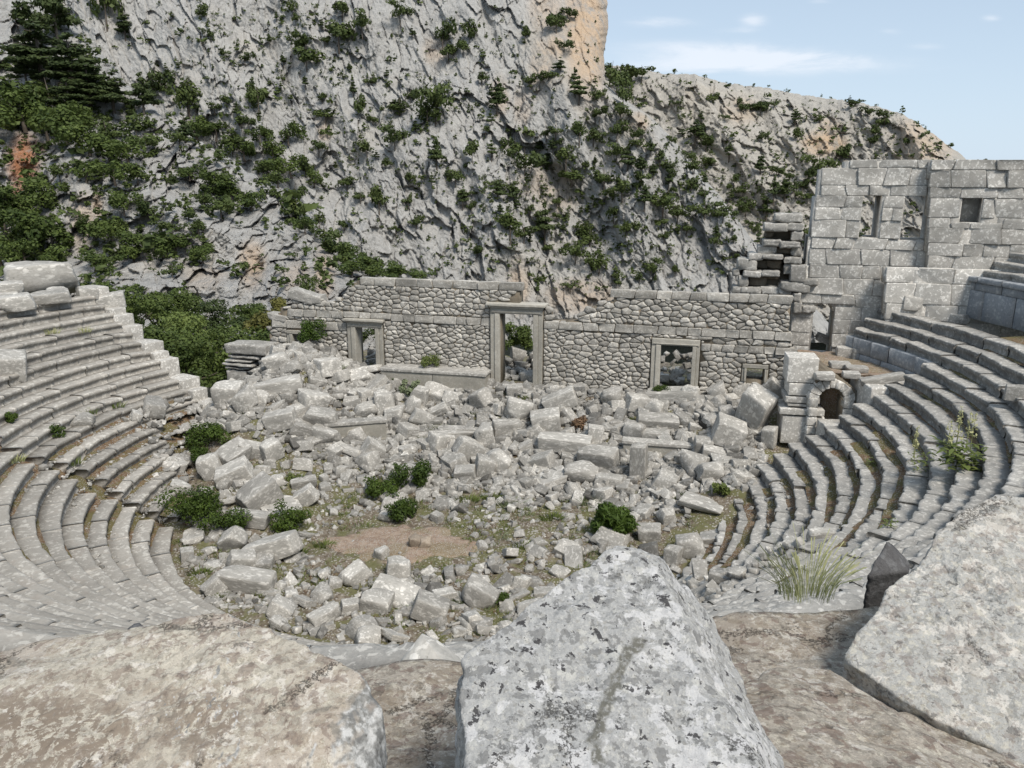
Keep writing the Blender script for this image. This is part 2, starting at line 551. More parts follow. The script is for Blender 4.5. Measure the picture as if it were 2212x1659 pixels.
och = blobs(PX, PY, [(1270, 60, 52, 150, .72), (1180, 20, 40, 60, .35), (1120, 620, 24, 60, .4), (1260, 640, 80, 40, .4), (1170, 140, 26, 60, .35), (1205, 100, 26, 30, .5), (1130, 230, 22, 40, .25),
                      (700, 280, 16, 30, .35), (940, 110, 30, 30, .3), (1380, 265, 22, 22, .5), (1080, 210, 20, 45, .35), (1170, 395, 60, 40, .25), (1200, 420, 50, 60, .25)])
massif('mountain', PX, PY, YB, M['mountain'], och, np.zeros(PX.shape), 'steep grey limestone mountain with a sheer ochre stained cliff edge against the sky')

# C: the far ridge on the right
NV, NU = 330, 520
px = np.linspace(1240, 2330, NU)
top = interp(px, [(1200, 120), (1308, 140), (1340, 143), (1400, 152), (1440, 160), (1500, 160), (1560, 178), (1620, 186), (1660, 190), (1720, 203), (1800, 214), (1860, 222), (1900, 232), (1950, 246), (1985, 268), (2015, 288), (2045, 312), (2068, 328), (2090, 345), (2130, 356), (2212, 372), (2330, 392)])
q = np.stack([px / 16, px * 0, px * 0], 1)
top = top + 3.2 * pn(q) + 1.8 * pn(q * 3.1)
s = np.linspace(0, 1, NV - 40)
PY = top[None, :] + (1 - s[:, None]) * (690 - top[None, :])
PX = np.repeat(px[None, :], NV - 40, 0)
rel = relief(PX, PY, 420, 5, 34, 46, .45, (8, 4.2, 3.0, 2.0, 1.0))
RC = [(16, 60, [(1500, 165), (1560, 280), (1660, 420)]), (14, 60, [(1860, 225), (1780, 330), (1700, 430)]), (12, 50, [(1950, 250), (1990, 330), (2060, 420)]), (12, 40, [(1640, 195), (1700, 300)])]
yc0 = 330 + 140 * (1 - np.clip((PY - 150) / 540, 0, 1)) - 40 * np.clip((PX - 1700) / 400, 0, 1)
YC = yc0 - rel - ridges(PX, PY, RC)
YC += 18 * np.exp(-(PY - top[None, :]) / 10)
fb = np.arange(1, 41) / 40
PY2 = top[None, :] + 22 * fb[:, None] ** 1.2
YC2 = YC[-1:, :] + 170 * fb[:, None] ** 1.2 + 2
PX, PY, YC = np.concatenate([PX, np.repeat(px[None, :], 40, 0)]), np.concatenate([PY, PY2]), np.concatenate([YC, YC2])
och = blobs(PX, PY, [(1780, 310, 50, 28, .75), (1795, 280, 30, 26, .4), (2000, 300, 70, 60, .4), (1600, 240, 40, 30, .3)])
massif('far_ridge', PX, PY, YC, M['ridge'], och, np.zeros(PX.shape), 'distant pale rocky ridge sloping down to the right behind the tower wall')

# A: the nearer slope on the left
NV, NU = 430, 640
px = np.linspace(-160, 1010, NU)
top = interp(px, [(-160, -60), (0, -20), (110, 10), (200, 100), (270, 175), (340, 240), (420, 300), (500, 345), (560, 385), (640, 425), (700, 505), (760, 560), (830, 590), (920, 606), (1010, 640)])
q = np.stack([px / 26, px * 0 + 7, px * 0], 1)
top = top + 9 * pn(q) + 5 * pn(q * 2.7)
s = np.linspace(0, 1, NV - 40)
bot = 760.0
PY = top[None, :] + (1 - s[:, None]) * (bot - top[None, :])
PX = np.repeat(px[None, :], NV - 40, 0)
rel = relief(PX, PY, 110, 9, 13, 12, -.35, (3.2, 2.4, 1.6, 1.0, .5))
RA = [(9, 60, [(0, 330), (120, 340), (240, 390)]), (8, 50, [(180, 430), (330, 420), (420, 520)]), (9, 50, [(360, 460), (520, 520), (620, 600)]), (7, 40, [(560, 470), (680, 560), (740, 620)])]
dd = np.clip((PY - top[None, :]), 0, 700)
YA = 84 + 20 * np.clip((760 - PY) / 200, 0, 1) + .115 * np.clip(620 - PY, 0, 700) - .5 * ridges(PX, PY, RA) - rel
YA += 4 * np.exp(-dd / 10)
PY2 = top[None, :] + 25 * fb[:, None] ** 1.2
YA2 = YA[-1:, :] + 60 * fb[:, None] ** 1.2 + 1
PX, PY, YA = np.concatenate([PX, np.repeat(px[None, :], 40, 0)]), np.concatenate([PY, PY2]), np.concatenate([YA, YA2])
och = blobs(PX, PY, [(545, 570, 30, 50, .55), (700, 590, 24, 55, .5), (640, 600, 40, 36, .3), (210, 440, 12, 34, .5), (440, 600, 50, 26, .25), (180, 480, 30, 70, .35)])
red = blobs(PX, PY, [(50, 350, 34, 62, 1.0), (40, 420, 22, 40, .8), (75, 318, 26, 16, .7), (15, 520, 30, 14, .5)])
massif('rocky_slope', PX, PY, YA, M['mountain'], och, red, 'nearer craggy limestone slope with red scree on the left below the cliff')
# ------------------------------------------------------------------ plan of the theatre
CX, CY, R0, RUN, RISE = -2.89, 31.15, 10.53, 0.649, 0.42
AXA = math.radians(76)                      # axis from orchestra towards the stage
AX, TX = np.array([math.cos(AXA), math.sin(AXA)]), np.array([math.sin(AXA), -math.cos(AXA)])


def pol(r, az):
    return CX + r * math.cos(math.radians(az)), CY + r * math.sin(math.radians(az))


def gmain(x, y):
    """rubble-covered floor of the orchestra and stage"""
    x, y = np.asarray(x, float), np.asarray(y, float)
    dx, dy = x - CX, y - CY
    s = dx * AX[0] + dy * AX[1]; tt = dx * TX[0] + dy * TX[1]
    z = np.interp(s, [-30, -3, 1.5, 4, 6, 8, 9.3, 12, 18, 30], [0, 0, .25, .8, 1.5, 2.5, 3.05, 3.15, 2.6, .5])
    z = z + 2.3 * np.exp(-((x + 12.6) ** 2 + (y - 37.6) ** 2) / 16) + 1.5 * np.exp(-((x + 11.2) ** 2 + (y - 41.6) ** 2) / 6.0)
    z = z + 1.1 * np.exp(-((x - 9.5) ** 2 + (y - 30.5) ** 2) / 9) + .6 * np.exp(-((x - 10.5) ** 2 + (y - 34.5) ** 2) / 5)
    z = z - 4.5 * np.clip((-13.4 - x) / 1.2, 0, 1) * np.clip((y - 40.2) / 1.0, 0, 1)
    z = z + .5 * np.exp(-((x + 11.3) ** 2 + (y - 31.0) ** 2) / 5)
    return z


def seatpos(px, py):
    """where the sight line of a photo point meets the stepped seats"""
    d = ray(px, py)
    t = np.linspace(6, 60, 5400) / d[1]
    P = d[None, :] * t[:, None]; P[:, 2] += H
    r_ = np.hypot(P[:, 0] - CX, P[:, 1] - CY)
    zs = np.where((r_ > R0) & (r_ < R0 + 18 * RUN), RISE * (np.floor((r_ - R0) / RUN) + 1), -1)
    return P[np.argmax(P[:, 2] < zs)]


def gpos(px, py):
    """where the sight line of a photo point meets that floor"""
    d = ray(px, py)
    t = np.linspace(12, 60, 1600) / d[1]
    P = d[None, :] * t[:, None]; P[:, 2] += H
    k = np.argmax(P[:, 2] < gmain(P[:, 0], P[:, 1]))
    return P[k]


# ------------------------------------------------------------------ ground sheets (structure)
n = 190
gx, gy = np.meshgrid(np.linspace(-19, 17, n), np.linspace(17, 52, n))
rr = np.hypot(gx - CX, gy - CY)
gz = gmain(gx, gy)
q = np.stack([gx, gy, gx * 0], -1).reshape(-1, 3)
gz = gz + (.10 * fbm(q * .8, 4) + .05 * fbm(q * 3.1, 3)).reshape(gx.shape)
idx = np.arange(n * n).reshape(n, n)
quads = np.stack([idx[:-1, :-1], idx[:-1, 1:], idx[1:, 1:], idx[1:, :-1]], -1).reshape(-1, 4)
tag(link('orchestra_ground', mk('orchestra_ground', np.stack([gx, gy, gz], -1).reshape(-1, 3), [quads], M['rubble_ground'], True)),
    'stony ground of the ruined orchestra and stage', None, None, 'structure')

# bare trodden patch in the orchestra
na, nr = 160, 14
aa, ra = np.meshgrid(np.linspace(0, 2 * math.pi, na), np.linspace(0, 1, nr))
edge = 1 + .5 * fbm(np.stack([np.cos(aa) * 1.5, np.sin(aa) * 1.5, aa * 0 + 3], -1).reshape(-1, 3), 4).reshape(aa.shape)
c0 = atz(850, 1172, .1)
x, y = c0[0] + .3 + 2.6 * ra * edge * np.cos(aa) + .0, c0[1] + 1.6 * ra * edge * np.sin(aa)
z = gmain(x, y) + .10 * (1 - ra ** 6) + .02 * pn(np.stack([x * 2, y * 2, x * 0], -1).reshape(-1, 3)).reshape(x.shape) + np.where(ra > .98, -.2, 0)
idx = np.arange(na * nr).reshape(nr, na)
pq = np.stack([idx[:-1, :-1], idx[:-1, 1:], idx[1:, 1:], idx[1:, :-1]], -1).reshape(-1, 4)
tag(link('trodden_path', mk('trodden_path', np.stack([x, y, z], -1).reshape(-1, 3), [pq], M['path'], True)), 'bare reddish earth patch trodden in the middle of the orchestra', None, None, 'structure')

# the wide ground: falls into the ravine beyond the stage, rises behind the camera
n = 150
gx, gy = np.meshgrid(np.sign(np.linspace(-1, 1, n)) * np.abs(np.linspace(-1, 1, n)) ** 1.6 * 420, -40 + 460 * np.linspace(0, 1, n) ** 1.5)
rr = np.hypot(gx - CX, gy - CY)
far = np.clip((gy - 44) / 60, 0, 1)
gz = 1.2 - 24 * far * np.clip((gx + 70) / 60, 0, 1) - 5.5 * far * (1 - np.clip((gx + 70) / 60, 0, 1))
gz = gz - 2.6 * np.clip((gy - 44) / 12, 0, 1) - 30 * np.clip((gy - 105) / 120, 0, 1)
gz = gz + 8.5 * np.clip((14 - gy) / 14, 0, 1) + 3.0 * np.clip((np.abs(gx) - 26) / 10, 0, 1) * np.clip((44 - gy) / 10, 0, 1)
gz = np.where(rr < 24, -1.0, gz)
q = np.stack([gx, gy, gx * 0], -1).reshape(-1, 3)
gz = gz + (.5 * fbm(q * .12, 4)).reshape(gx.shape) - .5
idx = np.arange(n * n).reshape(n, n)
quads = np.stack([idx[:-1, :-1], idx[:-1, 1:], idx[1:, 1:], idx[1:, :-1]], -1).reshape(-1, 4)
tag(link('ground', mk('ground', np.stack([gx, gy, gz], -1).reshape(-1, 3), [quads], M['ground'], True)), 'wooded ground falling away around the theatre', None, None, 'structure')

# earth bank carrying the seats (between az 151 and 362 degrees)
AZL, AZR = 151.0, 362.0
azs = np.linspace(AZL, AZR, 150)
prof = [(R0 - .25, -.6), (R0 - .05, .02)]
for k in range(18):
    prof += [(R0 + RUN * k + .30, RISE * (k + 1) - .30), (R0 + RUN * (k + 1) + .02, RISE * (k + 1) - .16)]
prof += [(23.9, 7.50), (24.6, 7.5), (24.8, 8.9), (28.6, 10.6), (31.0, 11.2), (40, 11.5)]
prof = np.array(prof)
A, Rr = np.meshgrid(np.radians(azs), prof[:, 0]); _, Zz = np.meshgrid(azs, prof[:, 1])
V = np.stack([CX + Rr * np.cos(A), CY + Rr * np.sin(A), Zz], -1)
V[..., 2] += .05 * fbm(V.reshape(-1, 3) * 1.5, 3).reshape(Zz.shape)
nr_, na_ = Zz.shape
# keep the bank below the sight line in front of the camera, and low beyond the left upper edge
dcam = np.hypot(V[..., 0], V[..., 1])
V[..., 2] = np.where((Rr > 22.5), np.minimum(V[..., 2], H - .64 * np.maximum(dcam, 2.6) - .15 + 30 * (np.degrees(A) > 320)), V[..., 2])
V[..., 2] = np.where((Rr > 23) & (np.degrees(A) < 235), np.minimum(V[..., 2], 7.6 + .0 * Rr), V[..., 2])
idx = np.arange(nr_ * na_).reshape(nr_, na_)
quads = np.stack([idx[:-1, :-1], idx[:-1, 1:], idx[1:, 1:], idx[1:, :-1]], -1).reshape(-1, 4)
tag(link('earth_bank', mk('earth_bank', V.reshape(-1, 3), [quads], M['dirt'], False)), 'earth bank under the curved stone seats', None, None, 'structure')


# ------------------------------------------------------------------ curved seat rows
def seat_row(mb, R, ztop, az0, az1, rng, wear=.03, depth=.74, hgt=.46, drop=0.0, wmin=1.0, wmax=2.1, missing=(), under=.10, riser_dark=0.0):
    az = az0
    prof0 = np.array([(depth, -hgt), (depth, -.02), (.57, .0), (.40, .0), (.10, .0), (.025, -.008), (.0, -.04), (.0, -.14), (under * .6, -.18), (under, -.24), (under, -.36), (.03, -hgt)])
    while az < az1 - .3:
        wdt = rng.uniform(wmin, wmax)
        a2 = min(az1, az + math.degrees(wdt / R))
        if az1 - a2 < math.degrees(.5 / R): a2 = az1
        mid = .5 * (az + a2)
        skip = any(m0 < mid < m1 for m0, m1 in missing) or rng.random() < drop
        if not skip:
            gap = math.degrees(rng.uniform(.001, .004) / R)
            ns = max(3, int(wdt / .14))
            A = np.radians(np.linspace(az + gap, a2 - gap, ns + 1))
            dr, dz = rng.normal(0, .006 + wear * .28), rng.normal(0, .004 + wear * .16)
            tiltz = rng.normal(0, .012 + wear * .25); rot = rng.normal(0, .012 + wear * .3)
            pr = np.repeat(prof0[None], ns + 1, 0).copy()
            u = np.linspace(-1, 1, ns + 1)
            pr[:, :, 0] += dr + rot * u[:, None]
            pr[:, :, 1] += dz + tiltz * u[:, None]
            # chipped front edge
            chip = np.clip(fbm(np.stack([A * R * 2.3, A * 0 + ztop * 7, A * 0 + R], 1), 3) * 1.2 + .05, 0, 1.2) * wear * 2.6
            for j, wgt in ((4, .6), (5, 1.0), (6, 1.15), (7, .8)):
                pr[:, j, 0] += chip * wgt
            pr[:, 5, 1] -= chip * .45; pr[:, 6, 1] -= chip * .5; pr[:, 4, 1] -= chip * .15
            Rr = R + pr[:, :, 0]
            V = np.stack([CX + Rr * np.cos(A)[:, None], CY + Rr * np.sin(A)[:, None], ztop + pr[:, :, 1]], -1).reshape(-1, 3)
            V += (wear * .42) * np.stack([pn(V * 5.1), pn(V * 5.1 + 40), pn(V * 5.1 + 80)], 1)
            m = len(prof0); idx = np.arange((ns + 1) * m).reshape(ns + 1, m)
            q = np.stack([idx[:-1, :-1], idx[:-1, 1:], idx[1:, 1:], idx[1:, :-1]], -1).reshape(-1, 4)
            caps = [list(idx[0]), list(idx[-1][::-1])]
            ti = np.full((ns + 1, m), rng.normal(0, .035)); ti[:, 1:3] -= .34; ti[:, 3] -= .03; ti[:, 4:6] += .08; ti[:, 6:] -= riser_dark * (1 + .5 * pn(V * 3.1).reshape(ns + 1, m)[:, 6:])  # tint darkens the riser vertices by a noisy amount, right bank only
            mb.add(V, [q, caps], ti.ravel())
        az = a2


def ordinal(k):
    return ['lowest', 'second', 'third', 'fourth', 'fifth', 'sixth', 'seventh', 'eighth', 'ninth', 'tenth', 'eleventh', 'twelfth', 'thirteenth', 'fourteenth', 'fifteenth', 'sixteenth', 'seventeenth', 'topmost'][k]


for k in range(18):
    R, zt = R0 + RUN * k, RISE * (k + 1)
    rng = np.random.default_rng(100 + k)
    mb = MB()
    st = 190 + .0 * k                                    # radial stair in the left bank
    gapdeg = math.degrees(.42 / R)
    broken = [(178 + k * .4, 186 + k * .4)] if k in (0, 1) else []
    start = AZL + (.0 if k > 5 else 12 + (5 - k) * 3)
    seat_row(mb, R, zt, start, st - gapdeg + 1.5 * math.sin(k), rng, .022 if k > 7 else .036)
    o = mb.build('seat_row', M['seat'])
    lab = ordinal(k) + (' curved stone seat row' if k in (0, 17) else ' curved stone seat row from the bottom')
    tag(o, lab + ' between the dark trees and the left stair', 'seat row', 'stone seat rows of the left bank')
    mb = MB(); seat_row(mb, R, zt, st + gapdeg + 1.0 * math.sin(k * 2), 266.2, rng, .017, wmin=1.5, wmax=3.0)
    tag(mb.build('seat_row', M['seat']), lab + ' on the near side of the left stair', 'seat row', 'stone seat rows of the left bank')
    mb = MB()
    end = 362 + rng.uniform(-.6, .6) if k < 15 else 379
    lo = 266.4 if k > 3 else 300
    if k == 12: end = 363
    seat_row(mb, R, zt, lo, 329 - .3 * k, rng, .062, under=.12, riser_dark=.36)
    seat_row(mb, R, zt, 329 - .3 * k, end, rng, .048, under=.07, riser_dark=.36)
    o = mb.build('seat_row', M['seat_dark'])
    lab = ordinal(k) + (' weathered stone seat row' if k in (0, 17) else ' weathered stone seat row from the bottom') + ' in the right bank below the tower wall'
    tag(o, lab, 'seat row', 'stone seat rows of the right bank')

# upper seats on the right, behind the gangway
ZU, RU = 9.35, 24.35
mb = MB()
rng = np.random.default_rng(300)
zc = 7.5
for (z0, z1, dr) in [(7.45, 8.75, 0), (8.75, 9.12, .02), (9.12, 9.36, -.10)]:
    az = 330.0
    while az < 378.6:
        a2 = min(378.6, az + math.degrees(rng.uniform(1.0, 1.9) / RU))
        A = np.radians(np.linspace(az + .03, a2 - .03, 6)); e = rng.normal(0, .012)
        rin, rout = RU + dr + e, RU + .6
        P = []
        for a_ in A:
            for (r_, z_) in ((rin + .02, z0 + .01), (rin, z0 + .03), (rin, z1 - .03), (rin + .03, z1 - .004), (rout, z1 - .004)):
                P.append((CX + r_ * math.cos(a_), CY + r_ * math.sin(a_), z_))
        idx = np.arange(30).reshape(6, 5)
        mb.add(np.array(P) + .012 * np.stack([pn(np.array(P) * 4), pn(np.array(P) * 4 + 9), pn(np.array(P) * 4 + 20)], 1),
               [np.stack([idx[:-1, :-1], idx[:-1, 1:], idx[1:, 1:], idx[1:, :-1]], -1).reshape(-1, 4), [list(idx[0]), list(idx[-1][::-1])]], rng.normal(0, .06))
        az = a2
tag(mb.build('gangway_wall', M['blue']), 'blue-grey curved wall with a coping behind the gangway at the upper right seats', 'wall')
for j in range(7):
    mb = MB(); rng = np.random.default_rng(320 + j)
    seat_row(mb, RU + .35 + .62 * j, ZU + .30 + .38 * j, 330, 377.5 - .9 * j, rng, .028, hgt=.42, under=.07)
    tag(mb.build('seat_row', M['seat_dark']), ['first', 'second', 'third', 'fourth', 'fifth', 'sixth', 'seventh'][j] + ' seat row above the blue-grey gangway wall beside the tower wall', 'seat row', 'stone seat rows above the gangway')

# terrace wall that ends the right bank, and the blocks stepping down the left bank's end
mb = MB(); rng = np.random.default_rng(350)
for (z0, z1) in [(5.1, 5.62), (5.62, 6.32)]:
    az = 362.4
    while az < 379.5:
        a2 = min(379.6, az + math.degrees(rng.uniform(1.1, 2.0) / 20.3))
        A = np.radians(np.linspace(az + .03, a2 - .03, 5)); e = rng.normal(0, .01)
        P = [(CX + r_ * math.cos(a_), CY + r_ * math.sin(a_), z_) for a_ in A for (r_, z_) in ((20.16 + e, z0 + .01), (20.13 + e, z0 + .04), (20.13 + e, z1 - .04), (20.17 + e, z1 - .005), (20.8, z1 - .005))]
        idx = np.arange(25).reshape(5, 5)
        mb.add(P, [np.stack([idx[:-1, :-1], idx[:-1, 1:], idx[1:, 1:], idx[1:, :-1]], -1).reshape(-1, 4), [list(idx[0]), list(idx[-1][::-1])]], rng.normal(0, .06))
        az = a2
tag(mb.build('terrace_wall', M['blue']), 'blue-grey terrace wall rising from the small platform above the vaulted passage', 'wall')


_cg = {}


def cubegrid(n):
    """lattice of a cube's surface: integer coordinates 0..n and quads"""
    if n in _cg: return _cg[n]
    key, L, Fq = {}, [], []
    def vid(p):
        if p not in key: key[p] = len(L); L.append(p)
        return key[p]
    for ax in range(3):
        for sg in (0, n):
            for i in range(n):
                for j in range(n):
                    q = []
                    for a, b in ((i, j), (i + 1, j), (i + 1, j + 1), (i, j + 1)):
                        p = [0, 0, 0]; p[ax] = sg; p[(ax + 1) % 3] = a; p[(ax + 2) % 3] = b; q.append(vid(tuple(p)))
                    Fq.append(q if sg else q[::-1])
    _cg[n] = (np.array(L), np.array(Fq))
    return _cg[n]


def block_mesh(dims, n=7, r=.05, amp=.012, chips=2, seed=0, fs=2.0, cmin=1.02, taper=0.0):
    """squared stone: rounded-edge box, broken corners, uneven faces. r and amp are in the units of dims"""
    rng = np.random.default_rng(seed)
    dims = np.asarray(dims, float); L, Fq = cubegrid(n)
    rr_ = min(r, dims.min() * .45)
    P = np.empty(L.shape)
    for a in range(3):
        h = dims[a] / 2
        c = np.concatenate([[-h, -h + .30 * rr_], np.linspace(-h + rr_, h - rr_, n - 3), [h - .30 * rr_, h]])
        P[:, a] = c[L[:, a]]
    inner = np.clip(P, -(dims / 2 - rr_), dims / 2 - rr_); d = P - inner
    P = inner + d / np.maximum(np.linalg.norm(d, axis=1, keepdims=True), 1e-9) * rr_
    if taper: P[:, :2] *= (1 + rng.uniform(-taper, taper, 2) * (P[:, 2:3] / dims[2]) * 2); P[:, 2] *= 1 + rng.uniform(-taper, taper) * P[:, 0] / dims[0] * 2
    Q = P / (dims / 2)
    for _ in range(chips):
        nn = rng.choice([-1, 1], 3) * rng.uniform(.25, 1.0, 3); nn /= np.linalg.norm(nn)
        d = np.abs(nn).sum() * rng.uniform(cmin * .72, .93); o = Q @ nn - d
        Q = Q - np.maximum(o, 0)[:, None] * nn * .9
    P = Q * dims / 2
    e = amp * np.stack([fbm(P * fs / max(dims) * 2.2 + seed * 3.7 + k * 50, 3) for k in range(3)], 1)
    return P + e, Fq


mb = MB(); rng = np.random.default_rng(360)
for k in range(6, 19):
    R, zt = R0 + RUN * k, RISE * (k + 1)
    if k % 4 == 1: continue
    P, Fq = block_mesh((1.0 + .5 * rng.random(), .80 + .3 * rng.random(), 1.25), 7, .05, .02, 1, k)
    a_ = math.radians(AZL - 2.6)
    rot = np.array([[math.cos(a_), math.sin(a_), 0], [-math.sin(a_), math.cos(a_), 0], [0, 0, 1]])
    x, y = pol(R + .45, AZL - math.degrees(.55 / R))
    mb.add(P @ rot + (x, y, zt - .62 - .25 * rng.random()), [Fq], rng.normal(.05, .05))
for k in range(4, 18):
    R, zt = R0 + RUN * k, RISE * (k + 1)
    x, y = pol(R + .5, AZL - .4)
    a_ = math.radians(AZL)
    mb.box((x, y, zt / 2 - 1.05), (.7, .45, zt + 1.0), [[math.cos(a_), math.sin(a_), 0], [-math.sin(a_), math.cos(a_), 0], [0, 0, 1]], -.1)
tag(mb.build('retaining_wall', M['ashlar']), 'stepped end wall of large blocks closing the left bank of seats beside the trees', 'wall')

# earth, grit and dry grass lying along the foot of the risers
def earth_strip(az0, az1, ks, wd, thr, seed, label):
    mb = MB()
    for k in ks:
        R, zt = R0 + RUN * (k + 1), RISE * (k + 1)
        A = np.radians(np.arange(az0, az1, 14 / R))
        w_ = np.clip(fbm(np.stack([A * R * .22, A * 0 + k * 3.3 + seed, A * 0], 1), 2) + thr, 0, 1) * wd + .03 * pn(np.stack([A * R * 3, A * 0 + k, A * 0], 1))
        w_ = np.maximum(w_, .0)
        P = np.stack([np.stack([CX + (R + .10 - f * (w_ + .12)) * np.cos(A), CY + (R + .10 - f * (w_ + .12)) * np.sin(A), zt + h * np.clip(w_ / .15, 0, 1) - .02 * (1 - np.clip(w_ / .05, 0, 1))], 1) for f, h in ((0, .10), (.35, .075), (.75, .05), (1, -.006))], 1)
        P = P.reshape(-1, 3) + .012 * np.stack([pn(P.reshape(-1, 3) * 6 + c * 30) for c in range(3)], 1)
        idx = np.arange(len(P)).reshape(-1, 4)
        q = np.stack([idx[:-1, :-1], idx[:-1, 1:], idx[1:, 1:], idx[1:, :-1]], -1)[(w_[:-1] > .02)].reshape(-1, 4)
        mb.add(P, [q])
    tag(mb.build('earth', M['dirt']), label, None, None, 'stuff')


earth_strip(296, 354, range(0, 10), .36, .55, 2, 'brown earth and dry grass along the foot of the right seat rows')
earth_strip(296, 360, range(9, 17), .10, .25, 5, 'dark grit along the foot of the upper right seat rows')
earth_strip(154, 188, range(0, 7), .30, .55, 7, 'brown earth and weeds between the left seat rows by the rubble')
earth_strip(192, 265, range(0, 17), .16, .35, 9, 'grit and grass along the foot of the left seat rows')
# ------------------------------------------------------------------ masonry
class Plane:
    def __init__(s, o, ang=-14.0, off=0.0):
        a = math.radians(ang)
        s.d = np.array([math.cos(a), math.sin(a), 0.0]); s.n = np.array([math.sin(a), -math.cos(a), 0.0])
        s.o = np.array([o[0], o[1], 0.0]) + s.n * off
        s.ax = np.stack([s.d, s.n, [0, 0, 1.0]])        # local (u, out, z) rows

    def uz(s, px, py):
        d = ray(px, py)
        t = s.o @ s.n / (d @ s.n)
        q = d * t; q[2] += H
        return float((q - s.o) @ s.d), float(q[2])

    def P(s, uoz):
        return s.o + np.asarray(uoz, float) @ s.ax


STAGE = Plane((0.36, 40.6))
TOWER = Plane((18.0, 38.3), -15.0)


def inside(poly, x, y):
    c = False; j = len(poly) - 1
    for i in range(len(poly)):
        (xi, yi), (xj, yj) = poly[i], poly[j]
        if (yi > y) != (yj > y) and x < (xj - xi) * (y - yi) / (yj - yi) + xi: c = not c
        j = i
    return c


def clip(poly, nx, ny, d):
    out = []
    for i in range(len(poly)):
        a, b = poly[i - 1], poly[i]
        da, db = a[0] * nx + a[1] * ny - d, b[0] * nx + b[1] * ny - d
        if (da <= 0) != (db <= 0):
            t = da / (da - db); out.append((a[0] + t * (b[0] - a[0]), a[1] + t * (b[1] - a[1])))
        if db <= 0: out.append(b)
    return out


def rubble_cells(u0, u1, z0, z1, du, dz, rng, jit=.42):
    S = []
    nr = max(1, int(round((z1 - z0) / dz)))
    hz = (z1 - z0) / nr
    for r in range(-1, nr + 1):
        u = u0 - du * 2 + rng.random() * du
        while u < u1 + du * 2:
            S.append((u + rng.uniform(-jit, jit) * du * .6, z0 + (r + .5 + rng.uniform(-jit, jit)) * hz))
            if rng.random() < .20: S.append((u + du * rng.uniform(.35, .6), z0 + (r + rng.uniform(.0, 1.0)) * hz))
            u += du * rng.uniform(.5, 1.7)
    S = np.array(S)
    for i, (x, y) in enumerate(S):
        if not (z0 < y < z1 and u0 < x < u1): continue
        near = np.where((np.abs(S[:, 0] - x) < 2.4 * du) & (np.abs(S[:, 1] - y) < 2.6 * hz))[0]
        poly = [(x - du * 2, max(z0, y - 2 * hz)), (x + du * 2, max(z0, y - 2 * hz)), (x + du * 2, min(z1, y + 2 * hz)), (x - du * 2, min(z1, y + 2 * hz))]
        for j in near:
            if j == i: continue
            # anisotropic bisector so stones are wider than tall
            asp_ = .55 * dz / du
            nx, ny = (S[j, 0] - x) * asp_, (S[j, 1] - y)
            mx, my = (S[j, 0] + x) / 2, (S[j, 1] + y) / 2
            poly = clip(poly, nx, ny, nx * mx + ny * my)
            if len(poly) < 3: break
        if len(poly) >= 3: yield poly


def course_cells(u0, u1, z0, z1, lmin, lmax, rng, jit=.03, flush=False):
    u = u0 + (0 if flush else rng.uniform(-.5, 0) * lmax)
    sk = 0.0
    while u < u1:
        l = rng.uniform(lmin, lmax); s2 = rng.uniform(-jit, jit) * 1.6
        a, b = rng.uniform(-jit, jit) * .5, rng.uniform(-jit, jit) * .5
        yield [(u + sk, z0 + a * .3), (u + l + s2, z0 + b * .3), (u + l - s2, z1 + b * .4), (u - sk, z1 + a * .4)]
        u += l; sk = s2


def stone_face(mb, pl, poly, rng, gap=.02, out=.05, depth=.28, rnd=2, bulge=.03, tint=None):
    rad = .040 if rnd == 2 else .03
    p = np.array(poly); c = p.mean(0)
    # drop tiny edges, inset, round the corners
    keep = [i for i in range(len(p)) if np.linalg.norm(p[i] - p[i - 1]) > .03]
    p = p[keep]
    if len(p) < 3: return
    c = p.mean(0); d = p - c; L = np.linalg.norm(d, axis=1, keepdims=True)
    p = c + d * np.maximum(.3, 1 - gap * 1.25 / np.maximum(L, .02))
    for _ in range(rnd):
        wq = .22 if _ == 0 else .25
        q = []
        for i in range(len(p)):
            a, b = p[i], p[(i + 1) % len(p)]
            f_ = min(wq, rad * (1 - .4 * _) / max(1e-3, float(np.linalg.norm(b - a))))
            q += [a + (b - a) * f_, b + (a - b) * f_]
        p = np.array(q)
    m = len(p)
    if m > 26: p = p[::2]; m = len(p)
    size = np.linalg.norm(p - p.mean(0), axis=1).mean()
    p = p + (.03 * size if rnd == 2 else .006) * rng.normal(0, 1, p.shape)
    c = p.mean(0)
    o0 = out * rng.uniform(.4, 1.3)
    tx, tz = rng.normal(0, .07), rng.normal(0, .06)
    rings = []
    bv = min(.25, (.04 if rnd == 2 else .014) / size)
    for sc, oo in ((1.0, -depth), (1.0, o0 - (.028 if rnd == 2 else .012)), (1 - bv, o0), ((.60, o0 + bulge * .8) if rnd == 2 else (.90, o0 + .003))):
        q = c + (p - c) * sc
        off = oo + (tx * (q[:, 0] - c[0]) + tz * (q[:, 1] - c[1]) if oo > -.1 else 0) + (rng.normal(0, .008, m) if sc < .99 else 0)
        rings.append(np.stack([q[:, 0], off + 0 * q[:, 0], q[:, 1]], 1))
    V = np.concatenate(rings + [np.array([[c[0], o0 + (bulge if rnd == 2 else .005), c[1]]])])
    quads, tris = [], []
    for r in range(3):
        for i in range(m):
            j = (i + 1) % m
            quads.append([r * m + i, r * m + j, (r + 1) * m + j, (r + 1) * m + i])
    for i in range(m):
        tris.append([3 * m + i, 3 * m + (i + 1) % m, 4 * m])
    mb.add(pl.P(V), [quads, tris], rng.normal(0, .10) if tint is None else tint)


